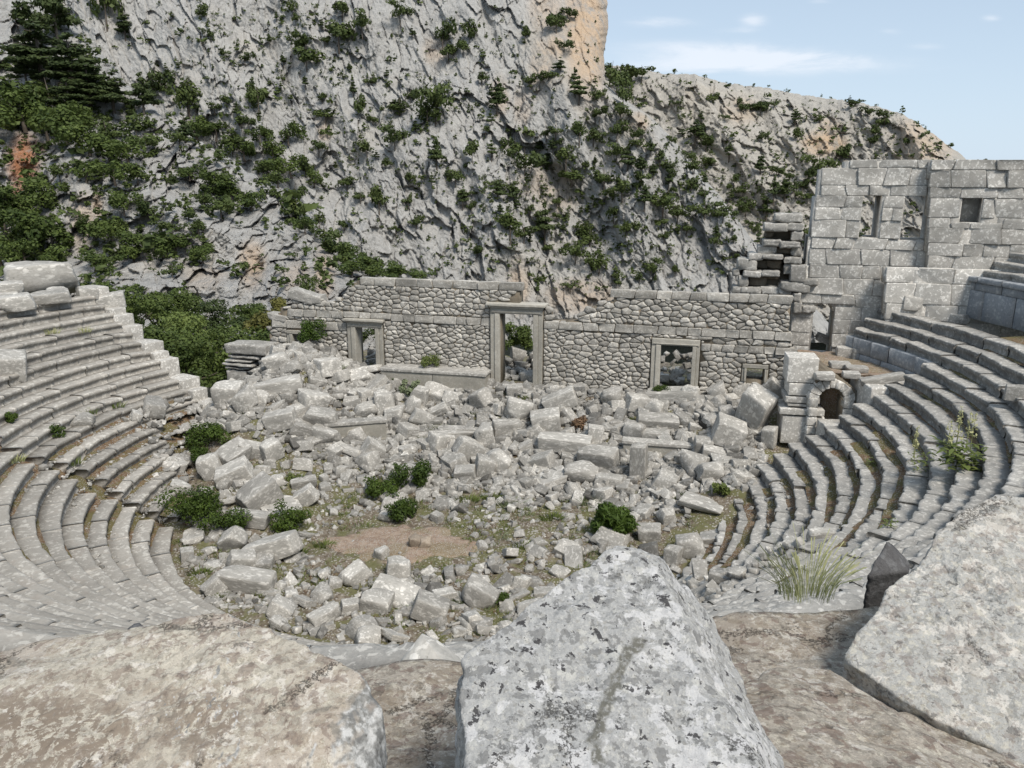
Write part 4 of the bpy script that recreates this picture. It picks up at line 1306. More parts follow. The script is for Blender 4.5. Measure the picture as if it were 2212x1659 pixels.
# (P x, P y, width, height in the photo, kind, image tilt deg, label)
HB = [
 (990, 932, 80, 24, 's', 0, 'thin grey podium slab half buried below the weed patch in front of the central door'),
 (1220, 962, 104, 42, 'b', 2, 'wide dark-faced grey block with a flat top beside the dry red plant'),
 (1291, 990, 80, 46, 'b', 0, 'dark squared block with a sloping pale top left of the pale upright pillar'),
 (1378, 1003, 32, 92, 'b', 0, 'pale narrow pillar standing upright among the rubble'),
 (1420, 915, 82, 32, 'b', 3, 'long flat block with a shaded front between the big slab and the pale upright pillar'),
 (1179, 911, 58, 45, 'b', -10, 'large square grey block tilted below the central door'),
 (1210, 868, 68, 42, 'b', -25, 'smooth pale block leaning on the square grey block below the central door'),
 (1095, 925, 58, 32, 'b', 4, 'flat pale block lying in front of the leaning blocks below the central door'),
 (1036, 865, 44, 38, 'c', -25, 'round-edged pale block with a small dark hole right of the long podium bench'),
 (943, 848, 54, 36, 's', 25, 'thick slab tilted up under the long podium bench'),
 (908, 862, 36, 46, 'c', 20, 'rough upright boulder left of the slab tilted under the long podium bench'),
 (938, 892, 62, 20, 'b', -32, 'thin dark beam sloping up beside the weeds below the long podium bench'),
 (1122, 888, 56, 42, 'c', 8, 'blocky boulder between the central door threshold and the tilted square block'),
 (1320, 862, 42, 34, 'c', 0, 'rounded pale boulder in front of the wall between the two doors on the right'),
 (1376, 872, 44, 36, 'b', 10, 'angular pale block just left of the big dark-bottomed slab'),
 (1452, 850, 104, 34, 's', -6, 'big broad slab with a dark underside in front of the right-hand doorway'),
 (1414, 884, 34, 30, 'c', 12, 'small rounded block under the big dark-bottomed slab'),
 (1013, 972, 56, 44, 'b', 28, 'pale block tilted down to the right in the middle of the rubble'),
 (1077, 1000, 52, 48, 'c', 30, 'large wedge-shaped block pointing down in the middle of the rubble'),
 (1047, 1011, 36, 50, 'b', 12, 'upright broken block beside the large wedge-shaped block'),
 (1254, 1025, 68, 40, 'c', 12, 'long rounded grey boulder below the dark squared block'),
 (1314, 1040, 54, 27, 'b', 2, 'low pale block at the right end of the long rounded grey boulder'),
 (1187, 1033, 68, 24, 's', -18, 'thin pale slab sloping up at the left end of the long rounded grey boulder'),
 (805, 975, 40, 44, 'b', 35, 'pale block tilted steeply below the podium slab with a carved ring'),
 (1046, 945, 40, 46, 'c', -15, 'tall rough boulder behind the tilted pale block in the middle of the rubble'),
 (1371, 935, 42, 36, 'c', 0, 'knobbly rounded boulder above the pale upright pillar'),
 (1285, 943, 30, 46, 'b', 5, 'upright grey block behind the dry red plant'),
 (1415, 943, 56, 27, 'b', 2, 'squat block with a dark front right of the knobbly rounded boulder'),
 (1005, 1025, 44, 32, 'b', -5, 'squarish pale block at the lower edge of the rubble above the green weeds'),
 (792, 890, 44, 28, 'c', 5, 'rounded pale block below the two dark flat slabs'),
 (832, 873, 38, 46, 'c', -10, 'tall pale boulder right of the two dark flat slabs'),
 (810, 830, 50, 26, 's', -30, 'dark flat slab leaning below the smaller moulded doorway'),
 (826, 842, 34, 28, 's', -20, 'second dark flat slab tucked beside the leaning one below the smaller moulded doorway'),
 (852, 898, 36, 30, 'c', 0, 'rounded block right of the tall pale boulder'),
 (892, 880, 32, 44, 'c', 15, 'slanting pale boulder at the head of the green weed strip'),
 (912, 907, 44, 34, 'c', 25, 'sharp-edged boulder at the edge of the green weed strip'),
 (494, 853, 52, 46, 'b', 4, 'cube-shaped block with a lichened face below the broken stage pier'),
 (463, 835, 46, 54, 's', -45, 'flat slab leaning against the broken stage pier over the path to the trees'),
 (601, 836, 92, 30, 'b', -9, 'long narrow beam lying across the rubble right of the broken stage pier'),
 (533, 866, 44, 42, 'c', -35, 'speckled boulder right of the cube-shaped block'),
 (607, 910, 58, 40, 'b', -14, 'dark-sided block with a pale top below the long narrow beam'),
 (678, 870, 52, 40, 'c', 12, 'big block with a dark right face at the end of the long narrow beam'),
 (695, 910, 70, 46, 'c', 15, 'massive speckled boulder left of the podium slab with a carved ring'),
 (655, 923, 48, 38, 's', 25, 'thin tilted slab left of the massive speckled boulder'),
 (703, 943, 54, 32, 'c', 8, 'pale rounded block under the massive speckled boulder'),
 (508, 985, 62, 42, 'b', -18, 'grey smooth block beside the round green bushes'),
 (507, 1027, 66, 42, 'b', -24, 'long smooth block tilted under the grey smooth one'),
 (455, 1012, 44, 44, 'c', -10, 'very pale lichen-covered boulder beside the round green bushes'),
 (385, 993, 76, 22, 's', 2, 'flat stone beam lying level at the foot of the left bank of seats'),
 (374, 1020, 42, 44, 'c', 25, 'wedge-shaped grey block under the level flat stone beam'),
 (560, 1072, 74, 54, 'b', -24, 'large tilted slab-sided block above the wide green bush'),
 (392, 1060, 42, 30, 'c', 15, 'pale block on the left edge of the wide green bush'),
 (586, 975, 38, 44, 'b', -12, 'upright pale block right of the round green bushes'),
 (708, 795, 46, 40, 'b', 2, 'squared grey block by the bush at the stage wall'),
 (600, 786, 46, 36, 'c', -20, 'pale angular block on top of the heap right of the broken stage pier'),
 (382, 917, 54, 34, 'b', 32, 'long smooth block sloping down beside the small bush on the left heap'),
 (660, 1075, 44, 36, 'b', -30, 'bright tilted block left of the bright green bush'),
 (657, 1045, 48, 24, 'b', -5, 'low rectangular block above the bright tilted block'),
 (605, 1094, 70, 20, 's', 2, 'thin pale slab lying right of the large tilted slab-sided block'),
 (540, 975, 52, 34, 'b', 20, 'smooth block sloping down to the right of the round green bushes'),
 (1673, 843, 62, 58, 'b', 42, 'cube block balanced on its corner against the stone pier'),
 (1628, 892, 56, 100, 'b', 22, 'huge long block leaning under the cube balanced on its corner'),
 (1572, 936, 58, 56, 'b', 20, 'big cubic block with a dark lower face left of the huge leaning block'),
 (1606, 845, 50, 42, 'b', -8, 'pale block behind the top of the huge leaning block'),
 (1660, 947, 26, 46, 'b', 0, 'grey upright block at the foot of the stone pier'),
 (1548, 853, 34, 34, 'c', -20, 'pale block in front of the small square window'),
 (1490, 852, 38, 34, 'c', 5, 'rounded block right of the big dark-bottomed slab'),
 (1518, 966, 36, 38, 'b', 5, 'pale squared block left below the big cubic block'),
 (1540, 981, 42, 26, 'b', 10, 'low block directly below the big cubic block'),
 (1568, 898, 30, 34, 'c', -10, 'round stone behind the big cubic block'),
 (1517, 1088, 86, 20, 's', 6, 'low flat slab at the left edge of the right bank of seats'),
 (1535, 1022, 48, 36, 'c', 10, 'rough boulder at the foot of the right bank of seats'),
 (533, 1257, 108, 44, 'b', 6, 'long rectangular pale block lying near the foreground at the left of the orchestra'),
 (588, 1187, 108, 46, 'b', -18, 'long tilted block lying across others left of the bare earth patch'),
 (505, 1168, 48, 40, 'c', -28, 'pale pointed block left of the long tilted block'),
 (540, 1123, 74, 34, 'b', 4, 'pale flat-topped block on the right end of the wide green bush'),
 (405, 1202, 22, 30, 'b', 4, 'small upright pale cube at the foot of the left seats'),
 (463, 1270, 38, 34, 'b', -35, 'tilted square slab left of the long rectangular pale block'),
 (862, 1232, 46, 42, 'c', 0, 'rounded knobbly boulder at the near edge of the bare earth patch'),
 (766, 1243, 60, 34, 'c', -10, 'rough block left of the rounded knobbly boulder'),
 (815, 1302, 58, 40, 'b', 8, 'smooth curved-edge block in the line of stones nearest the foreground'),
 (930, 1316, 68, 50, 'b', 22, 'large smooth block tilted down to the right in the line of stones nearest the foreground'),
 (852, 1281, 84, 36, 's', 18, 'flat slab sloping behind the smooth curved-edge block'),
 (960, 1288, 44, 26, 'b', 0, 'small squared block behind the large smooth tilted one'),
 (757, 1310, 34, 24, 'b', 3, 'small pale cube left of the smooth curved-edge block'),
 (525, 1217, 52, 38, 'c', 10, 'crumbled boulder under the long tilted block'),
 (900, 1173, 30, 28, 'c', 0, 'brown stone lying on the bare earth patch'),
 (918, 1175, 24, 26, 'c', 15, 'second brown stone touching the first on the bare earth patch'),
 (823, 1198, 26, 28, 'c', 0, 'lone grey stone on the near side of the bare earth patch'),
 (1402, 1153, 44, 36, 'b', -5, 'pale cube right of the dark feathery bush'),
 (1556, 1157, 82, 22, 's', -14, 'long thin slab pointing at the lowest seats of the right bank'),
 (1490, 1182, 50, 44, 'c', -20, 'pale sharp-cornered block under the long thin slab'),
 (1452, 1203, 30, 44, 'b', 5, 'narrow upright block beside the sharp-cornered one'),
 (1228, 1187, 52, 30, 's', 15, 'grey slab just left of the peak of the big foreground rock'),
 (1785, 1160, 68, 26, 'c', -5, 'rounded grey block lying on the lower steps right of the grass tuft'),
 (1440, 1118, 34, 30, 'c', 10, 'dark-shadowed block above the pale cube by the feathery bush'),
 (1150, 1320, 60, 34, 'c', -12, 'pale rough block left of the big foreground rock'),
 (700, 1335, 60, 30, 'c', 4, 'broken pale block at the inner edge of the lowest near seats'),
]
for i, (px_, py_, w_, h_, kd, tl, lab) in enumerate(HB):
    g = gpos(px_, py_ + h_ * .32)
    if px_ > 1760 and py_ > 1100: g = atz(px_, py_ + h_ * .3, 3.2)
    dist = math.hypot(g[0], g[1], g[2] - H); m_ = dist / F
    r = np.random.default_rng(1200 + i)
    W, Hh = w_ * m_ * 1.06, h_ * m_ * 1.04
    t_ = math.radians(tl)
    W = max(.25, W * (1.0 if abs(tl) < 15 else .97)); 
    if kd == 's': dims = (W, max(.5, min(W * .8, 1.1)), max(.16, Hh * .62))
    elif kd == 'b': dims = (W, max(.45, min(W, Hh) * r.uniform(.8, 1.1)), Hh * .86)
    else: dims = (W, min(W, Hh) * r.uniform(.85, 1.15), Hh * .95)
    yaw = math.atan2(g[0], -g[1]) * 0 - math.atan2(g[0], g[1]) + r.normal(0, .28)
    lift = dims[2] * .42
    o = put_block((g[0], g[1], gmain(g[0], g[1]) + lift if py_ < 1140 or px_ < 1700 else g[2] + lift), dims, kd, yaw, r.normal(0, .12) + .12, t_, lab, var=i)
    if 'brown stone' in lab: o.data = o.data.copy(); o.data.materials[0] = M['near_tan0']

# podium slabs of the stage front (set upright in line)
PD = Plane(STAGE.o[:2], -14.0, .0)
def slab(name, corners_px, base_off, z0, thick, label, seed, mat='jamb', ring=False):
    q = gpos(*corners_px[0]); q2 = gpos(*corners_px[1])
    return q, q2
def podium(name, xl, yl, xr, yr, hpx, thick, label, seed):
    a = gpos(xl, yl); b = gpos(xr, yr)
    L = math.hypot(b[0] - a[0], b[1] - a[1]); m_ = math.dist(a, (0, 0, H)) / F
    p = Plane(a[:2], math.degrees(math.atan2(b[1] - a[1], b[0] - a[0])))
    z0 = min(a[2], b[2]) - .25; hh = hpx * m_ / math.cos(.28) + .25
    root = empty(name, (a + b) / 2); bpy.context.view_layer.update()
    mb = MB()
    nb = max(1, int(round(L / 2.4)))
    for i in range(nb):
        V, Fq = worn_box(p, L * i / nb + .01, L * (i + 1) / nb - .01, z0, z0 + hh - .16, -thick, 0, seed + i, .008, 30, 9); mb.add(V, [Fq], RNG.normal(-.05, .05))
    child(mb.build('face_slab', M['jamb'], None), root)
    mb = MB(); V, Fq = worn_box(p, -.06, L + .06, z0 + hh - .16, z0 + hh, -thick, .07, seed + 7, .02, 16, 9); mb.add(V, [Fq], .05)
    child(mb.build('top_moulding', M['block'], None), root)
    mb = MB(); V, Fq = worn_box(p, -.04, L + .04, z0 - .1, z0 + .36, -thick, .06, seed + 8, .01, 24, 9); mb.add(V, [Fq], -.02)
    child(mb.build('base_moulding', M['jamb'], None), root)
    tag(root, label, 'podium')
    return p, L, z0, hh, root
podium('podium_bench', 824, 828, 1048, 850, 40, 1.2, 'long low grey podium bench of dressed stone left of the central doorway', 1500)
p, L, z0, hh, root = podium('podium_slab', 705, 948, 836, 950, 44, .6, 'upright dark grey podium slab with a carved ring in front of the smaller doorway', 1520)
mb = MB(); t = np.linspace(0, 2 * math.pi, 25)
V = np.array([(L * .42 + rr_ * math.cos(a_), oo, z0 + hh * .52 + rr_ * math.sin(a_)) for a_ in t for rr_, oo in ((.24, .0), (.23, .03), (.19, .03), (.18, .0))])
idx = np.arange(100).reshape(25, 4)
mb.add(p.P(V), [np.stack([idx[:-1, :-1], idx[:-1, 1:], idx[1:, 1:], idx[1:, :-1]], -1).reshape(-1, 4)])
child(mb.build('carved_ring', M['jamb']), root)
podium('podium_slab', 1345, 985, 1500, 978, 34, .6, 'long weathered podium slab behind the pale upright pillar', 1540)
podium('podium_slab', 960, 945, 1040, 945, 20, .6, 'short podium slab with a cracked top edge in front of the central doorway', 1560)

# more fallen blocks, each its own object
cells_taken = [(gpos(a, b)[0], gpos(a, b)[1], .4 * w_ / 45) for a, b, w_, *_ in HB]
REG = {
 'back': 'medium pale limestone block in the heap at the foot of the stage wall',
 'mid': 'medium pale limestone block in the middle belt of the rubble field',
 'left': 'medium grey limestone block in the heap between the left seats and the stage',
 'front': 'small pale limestone block scattered on the near half of the orchestra',
 'right': 'medium grey limestone block in the heap below the stone pier',
}
cnt = 0; tries = 0
rng = np.random.default_rng(77)
pa_c = atz(850, 1172, .1)
while cnt < 195 and tries < 9000:
    tries += 1
    s = rng.uniform(-10.5, 9.6); t_ = rng.uniform(-15, 13)
    x, y = CX + s * AX[0] + t_ * TX[0], CY + s * AX[1] + t_ * TX[1]
    r_ = math.hypot(x - CX, y - CY)
    if s < 2 and r_ > 9.9: continue
    if s >= 2 and (x > 9.3 + max(0, y - 31) * .9 or x < -15.0): continue
    if s > 2 and r_ > 10.3 and x < -8 and y < 35: continue
    if ((x - pa_c[0]) / 3.2) ** 2 + ((y - pa_c[1]) / 2.1) ** 2 < 1: continue
    dens = np.interp(s, [-10, -6, -3, 0, 2.5, 5, 9.6], [.75, .6, .25, .3, .8, 1, .75])
    if rng.random() > dens: continue
    big = np.interp(s, [-10, -4, 0, 3, 9], [.55, .46, .44, .58, .60]) * rng.lognormal(0, .34)
    if any((x - a) ** 2 + (y - b) ** 2 < (c + .36 * big) ** 2 for a, b, c in cells_taken): continue
    cells_taken.append((x, y, .36 * big))
    kd = rng.choice(['b', 'c', 'c', 's', 'b'])
    dims = {'b': (big * rng.uniform(1.0, 1.7), big * rng.uniform(.7, 1), big * rng.uniform(.6, .9)), 'c': (big * rng.uniform(.9, 1.25), big * rng.uniform(.8, 1.1), big * rng.uniform(.7, 1)), 's': (big * rng.uniform(1.1, 1.8), big, big * rng.uniform(.28, .4))}[kd]
    reg = 'left' if (x < -7 and s > 1.5) else 'right' if (x > 7 and s > 1.0) else 'back' if s > 6 else 'front' if s < 1 else 'mid'
    put_block((x, y, float(gmain(x, y)) + dims[2] * .25), dims, kd, rng.uniform(0, 6.3), rng.normal(0, .30), rng.normal(0, .30), REG[reg], REG[reg].replace('medium', 'fallen').replace('small', 'fallen').replace('block', 'blocks'))
    cnt += 1

# loose stones too many to count
def scatter(name, pts, sizes, label, mat, seed, flat=.75, nvar=2):
    rng = np.random.default_rng(seed)
    base = [block_mesh((1, 1, 1), 4, [.06, .14, .10][i % 3], .05, 6, 2000 + i, 1.8, .72, .2) for i in range(14)]
    mb = MB()
    for (x, y, z), sz in zip(pts, sizes):
        P, Fq = base[rng.integers(len(base))]
        d = sz * np.array([rng.uniform(.8, 1.5), rng.uniform(.7, 1.1), rng.uniform(.45, .9) * flat / .75])
        mb.add((P * d) @ rot_xyz(rng.uniform(0, 6.3), rng.normal(0, .35), rng.normal(0, .35)).T + (x, y, z + d[2] * .22), [Fq], rng.normal(-.06, .17))
    return tag(mb.build(name, mat), label, None, None, 'stuff')


pts, szs = [], []
rng = np.random.default_rng(88)
while len(pts) < 9000:
    s = rng.uniform(-10.3, 9.7); t_ = rng.uniform(-15.5, 13)
    x, y = CX + s * AX[0] + t_ * TX[0], CY + s * AX[1] + t_ * TX[1]
    r_ = math.hypot(x - CX, y - CY)
    if s < 2 and r_ > 10.2: continue
    if s >= 2 and (x > 9.8 + max(0, y - 31) * .9 or x < -15.2): continue
    ell = ((x - pa_c[0]) / 3.2) ** 2 + ((y - pa_c[1]) / 2.1) ** 2
    if ell < 1 and rng.random() > .03: continue
    dens = np.interp(s, [-10, -6, -3, 0, 2.5, 5, 9.6], [.8, .75, .45, .5, .9, 1, .8])
    cl_ = float(pn(np.array([[x * .6, y * .6, 0]]))[0])
    if rng.random() > dens * (1.0 if s > 2 else np.clip(.75 + cl_ * 1.6, .08, 1)): continue
    z = float(gmain(x, y))
    szs.append(min(.62, (np.interp(s, [-10, 0, 3, 9], [.16, .16, .25, .25])) * rng.lognormal(0, .5)))
    pts.append((x, y, z - .02))
scatter('rubble', pts, szs, 'loose pale stones and rubble covering the orchestra and stage', M['block'], 5)

# rubble behind the doorways, and stones at the foot of the left and right banks
pts, szs = [], []
for (u0_, u1_, zz, nn) in [(OPS[0][0] - .5, OPS[0][1] + .6, .9, 60), (OPS[1][0] - .6, OPS[1][1] + .8, .75, 110), (OPS[2][0] - .6, OPS[2][1] + .6, 1.3, 70)]:
    for _ in range(nn):
        u, o_ = rng.uniform(u0_, u1_), rng.uniform(-4.5, -.9)
        q = STAGE.P((u, o_, 3.05 + zz * (-o_ - .6) / 3.4 * rng.uniform(.3, 1)))
        pts.append(q); szs.append(.32 * rng.lognormal(0, .4))
scatter('rubble', pts, szs, 'broken stones heaped behind the doorways of the stage wall', M['block'], 6)
pts, szs = [], []
for _ in range(1500):
    k = int(rng.integers(0, 8)); az = rng.uniform(155, 262) if k < 5 else rng.uniform(158, 200)
    if rng.random() < .5: az = rng.uniform(160, 190)
    x, y = pol(R0 + RUN * k - rng.uniform(.0, .22), az); pts.append((x, y, RISE * k - .01)); szs.append(.06 * rng.lognormal(0, .5))
for _ in range(1500):
    k = int(rng.integers(0, 9)); az = rng.uniform(290, 352); x, y = pol(R0 + RUN * k - rng.uniform(.0, .22), az); pts.append((x, y, RISE * k - .01)); szs.append(.055 * rng.lognormal(0, .5))
scatter('rubble', pts, szs, 'small pebbles lying on the seat rows', M['block'], 7, nvar=2)
pts, szs = [], []
for _ in range(330):
    k = int(rng.integers(0, 7)); az = rng.uniform(283, 318 + k); x, y = pol(R0 + RUN * (k + rng.random()), az); pts.append((x, y, RISE * (k + 1) + .02)); szs.append(.22 * rng.lognormal(0, .5))
for _ in range(240):
    k = int(rng.integers(0, 7)); az = rng.uniform(152, 176 - k * 1.5); x, y = pol(R0 + RUN * (k + rng.random()), az); pts.append((x, y, RISE * (k + 1) + .02)); szs.append(.2 * rng.lognormal(0, .5))
scatter('rubble', pts, szs, 'broken stones tumbled over the lowest seats', M['block'], 8)
# ------------------------------------------------------------------ near rocks
def lichen_rock(name, dark, light, white, brown, blackspots, sc_=1.0, browncol=(.20, .15, .11), side=None):
    m, t = new_mat(name)
    v = objvec(t, False)
    big = t.noise(v, 2.6, 6, .6, .5); n2 = t.noise(v, 11 * sc_, 7, .68, .8); n3 = t.noise(v, 34 * sc_, 6, .7); n4 = t.noise(v, 7 * sc_, 7, .62, .3); n5 = t.noise(v, 90 * sc_, 4, .7)
    col = t.ramp(t.math('ADD', t.math('MULTIPLY', n2, .5), t.math('MULTIPLY', n3, .5)), [(.33, dark), (.66, light)])
    # ragged overlapping lichen patches
    wv = t.n('ShaderNodeVectorMath', operation='ADD'); t.set(wv.inputs[0], v)
    nc = t.n('ShaderNodeTexNoise'); t.set(nc.inputs['Vector'], v); nc.inputs['Scale'].default_value = 30 * sc_; nc.inputs['Detail'].default_value = 6; nc.inputs['Roughness'].default_value = .7
    sub = t.n('ShaderNodeVectorMath', operation='SCALE'); t.set(sub.inputs[0], nc.outputs['Color']); sub.inputs['Scale'].default_value = .10 / sc_
    t.set(wv.inputs[1], sub.outputs[0])
    wm = (1.08, 1.0, .84) if brown else (1.03, 1.0, .93)
    for (vs, thr, amt, c) in ((13, .40, .45, (.50, .50, .485)), (30, .34, .45, (.46, .455, .44)), (21, .36, .55, (.24, .235, .225)), (47, .30, .5, (.52, .515, .49))):
        vo = t.n('ShaderNodeTexVoronoi', feature='F1'); t.set(vo.inputs['Vector'], wv.outputs[0]); vo.inputs['Scale'].default_value = vs * sc_
        pick = t.step(t.n('ShaderNodeSeparateColor', inp={0: vo.outputs['Color']}).outputs[0], .50, .56)
        col = t.mix(t.math('MULTIPLY', t.math('MULTIPLY', t.step(vo.outputs['Distance'], thr, thr - .04), pick), amt), col, (*[a * b for a, b in zip(c, wm)], 1))
    n9 = t.noise(v, 12 * sc_, 7, .60, .2)
    col = t.mix(t.math('MULTIPLY', t.step(n9, .545, .575), .45 if brown else .7), col, (*[c * .66 for c in dark], 1))
    col = t.mix(t.math('MULTIPLY', t.step(t.math('ADD', n4, t.math('MULTIPLY', t.math('SUBTRACT', big, .5), .7)), .535, .555), white), col, (.57 * wm[0], .575 * wm[1], .57 * (wm[2] + .06), 1))
    if brown:
        bm_ = t.step(t.math('ADD', t.math('ADD', big, t.math('MULTIPLY', t.math('SUBTRACT', n2, .5), .9)), t.math('MULTIPLY', t.math('SUBTRACT', n3, .5), .6)), .48, .60)
        col = t.mix(t.math('MULTIPLY', bm_, brown), col, (*browncol, 1))
        n8 = t.noise(v, 9 * sc_, 7, .62, .5)
        col = t.mix(t.math('MULTIPLY', t.step(n8, .55, .58), brown), col, (.15, .105, .085, 1))
    n7 = t.noise(v, 11 * sc_, 7, .66, .3)
    col = t.mix(t.math('MULTIPLY', t.math('MULTIPLY', t.step(n7, .60, .615), t.step(n2, .42, .52)), blackspots), col, (.03, .028, .03, 1))
    col = t.mix(t.math('MULTIPLY', t.step(n5, .57, .66), .5), col, (.13, .125, .115, 1))
    col = t.mix(t.math('MULTIPLY', attr(t, 'stain'), t.step(n3, .30, .55)), col, (.135, .13, .11, 1))
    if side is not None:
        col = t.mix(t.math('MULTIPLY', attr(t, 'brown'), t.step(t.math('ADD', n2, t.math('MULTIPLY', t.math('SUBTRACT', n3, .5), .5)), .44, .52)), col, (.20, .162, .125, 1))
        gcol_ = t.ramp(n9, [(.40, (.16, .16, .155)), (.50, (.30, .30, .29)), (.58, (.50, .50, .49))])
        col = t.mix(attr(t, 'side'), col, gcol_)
    # fissures
    vf = t.n('ShaderNodeTexVoronoi', feature='DISTANCE_TO_EDGE'); vf.inputs['Scale'].default_value = 2.3
    wf = t.n('ShaderNodeVectorMath', operation='ADD'); t.set(wf.inputs[0], v)
    sf = t.n('ShaderNodeVectorMath', operation='SCALE'); t.set(sf.inputs[0], nc.outputs['Color']); sf.inputs['Scale'].default_value = .16
    t.set(wf.inputs[1], sf.outputs[0]); t.set(vf.inputs['Vector'], wf.outputs[0])
    crk = t.math('MULTIPLY', t.step(vf.outputs['Distance'], .016, .004), t.step(big, .50, .56))
    col = t.mix(t.math('MULTIPLY', crk, .75), col, (.06, .052, .045, 1))
    # long damp stains
    n10 = t.noise(v, 3.1, 8, .66, .6)
    col = t.mix(t.math('MULTIPLY', t.step(n10, .635, .67), .55), col, (.12, .115, .10, 1))
    h = t.math('ADD', t.math('ADD', t.math('SUBTRACT', t.math('MULTIPLY', n2, .7), t.math('MULTIPLY', crk, 1.2)), t.math('MULTIPLY', n3, .4)), t.math('MULTIPLY', n5, .18))
    return finish(m, t, col, .92, h, .014, .75)


M['near_grey'] = lichen_rock('grey_lichen_rock', (.23, .228, .22), (.41, .405, .39), .55, .0, .9, 2.9)
M['near_cream'] = lichen_rock('pale_lichen_rock', (.27, .262, .24), (.46, .45, .42), .6, .35, .5, 2.3, (.27, .235, .19))
M['near_brown'] = lichen_rock('brown_lichen_rock', (.27, .25, .225), (.44, .415, .375), .45, .75, .25, 2.4)
M['near_tan'] = lichen_rock('tan_lichen_rock', (.20, .172, .138), (.41, .37, .315), .4, .6, .4, 1.9, (.17, .13, .09))
M['near_left'] = lichen_rock('cream_lichen_rock', (.30, .268, .215), (.56, .515, .435), .55, .5, .3, 2.4, (.23, .175, .13), 1)


def near_rock(name, pts, mat, label, n, amp, fs, seed, k=26, lump=0.0, low=None):
    W = [aty(px, py, Y) for px, py, Y in pts]
    for (px, py, Y, dz) in (low or []):
        q = aty(px, py, Y); q[2] -= dz; W.append(q)
    c, P, Fq = hull_rock(W, n, k, amp, fs, seed, 6, lump)
    me = mk(name, P, [Fq], mat, True)
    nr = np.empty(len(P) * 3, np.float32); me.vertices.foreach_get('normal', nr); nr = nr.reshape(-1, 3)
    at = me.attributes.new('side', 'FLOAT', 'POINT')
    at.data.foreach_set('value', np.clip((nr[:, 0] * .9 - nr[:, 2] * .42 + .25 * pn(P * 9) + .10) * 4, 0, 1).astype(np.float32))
    pq = projv(P + c)
    st_ = segdist(pq[:, 0], pq[:, 1], [(1385, 1385), (1350, 1420), (1328, 1480), (1300, 1545), (1285, 1600), (1292, 1640)])
    wst = 17 + 13 * pn(np.stack([pq[:, 0] / 22, pq[:, 1] / 22, 0 * pq[:, 0]], 1))
    for nm_, val in (('stain', np.clip((wst - st_) / 9, 0, 1) * (nr[:, 2] > .1)), ('brown', blobs(pq[:, 0], pq[:, 1], [(60, 1590, 300, 110, 1), (430, 1560, 130, 80, .8), (200, 1480, 160, 40, .5), (640, 1420, 60, 30, .4)]))):
        a2_ = me.attributes.new(nm_, 'FLOAT', 'POINT'); a2_.data.foreach_set('value', val.astype(np.float32))
    o = link(name, me, None, c)
    return tag(o, label, 'rock')


a_, b_, c_ = aty(1345, 1166, 1.90), aty(1005, 1700, 1.27), aty(1660, 1700, 1.31)
fn = np.cross(b_ - a_, c_ - a_)
def onface(px, py, back=0.0):
    d = ray(px, py); t = ((a_ - [0, 0, H]) @ fn) / (d @ fn)
    return (px, py, d[1] * t + back)
near_rock('boulder', [onface(1318, 1172), onface(1345, 1166), onface(1398, 1186), onface(1288, 1194), onface(985, 1420), onface(978, 1470), onface(1008, 1660), onface(1012, 1790), onface(1668, 1710),
                      onface(1425, 1205, .04), (1500, 1270, 2.02), (1735, 1700, 1.50), (1640, 1520, 1.70)],
          M['near_grey'], 'big pointed grey boulder with white lichen rising in the middle of the foreground', 210, .016, 7.0, 1, 150, lump=.014,
          low=[(1318, 1180, 2.2, .5), (990, 1450, 1.95, .5), (1480, 1300, 2.3, .5), (1005, 1700, 1.3, .4), (1740, 1700, 1.6, .4), (1650, 1750, 1.2, .25)])
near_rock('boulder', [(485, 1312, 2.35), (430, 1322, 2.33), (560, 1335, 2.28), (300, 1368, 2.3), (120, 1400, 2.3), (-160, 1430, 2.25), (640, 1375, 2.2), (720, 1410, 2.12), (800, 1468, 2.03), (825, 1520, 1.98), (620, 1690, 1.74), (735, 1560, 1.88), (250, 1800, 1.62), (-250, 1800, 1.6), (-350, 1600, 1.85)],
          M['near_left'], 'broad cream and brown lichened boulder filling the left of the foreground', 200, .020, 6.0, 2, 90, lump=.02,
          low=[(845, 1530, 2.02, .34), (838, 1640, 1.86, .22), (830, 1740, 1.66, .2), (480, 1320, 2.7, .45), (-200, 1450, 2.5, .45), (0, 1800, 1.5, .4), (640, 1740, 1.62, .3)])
near_rock('boulder', [(2320, 1050, 3.1), (2150, 1072, 3.05), (2060, 1110, 2.98), (1995, 1190, 2.85), (1960, 1240, 2.75), (1890, 1300, 2.6), (1855, 1370, 2.48), (1808, 1425, 2.38), (1870, 1462, 2.30), (1990, 1530, 2.18), (2250, 1690, 1.9), (2400, 1500, 2.2), (2450, 1200, 2.9)],
          M['near_cream'], 'large pale boulder with white lichen patches at the right of the foreground', 180, .022, 6.0, 3, 80, lump=.022,
          low=[(1815, 1440, 2.45, .25), (2000, 1190, 3.1, .5), (2250, 1700, 1.95, .25), (2400, 1100, 3.3, .5)])
near_rock('boulder', [(1560, 1500, 1.95), (1660, 1440, 2.12), (1790, 1438, 2.16), (1860, 1480, 2.06), (1985, 1555, 1.93), (2240, 1715, 1.66), (2200, 1850, 1.3), (1700, 1850, 1.2), (1600, 1700, 1.42)],
          M['near_tan'], 'brown speckled slab of rock below the crack at the lower right corner', 130, .014, 6.0, 4, 90, lump=.02,
          low=[(1560, 1500, 2.0, .35), (1800, 1440, 2.3, .4), (2250, 1720, 1.7, .4), (1900, 1850, 1.2, .3)])
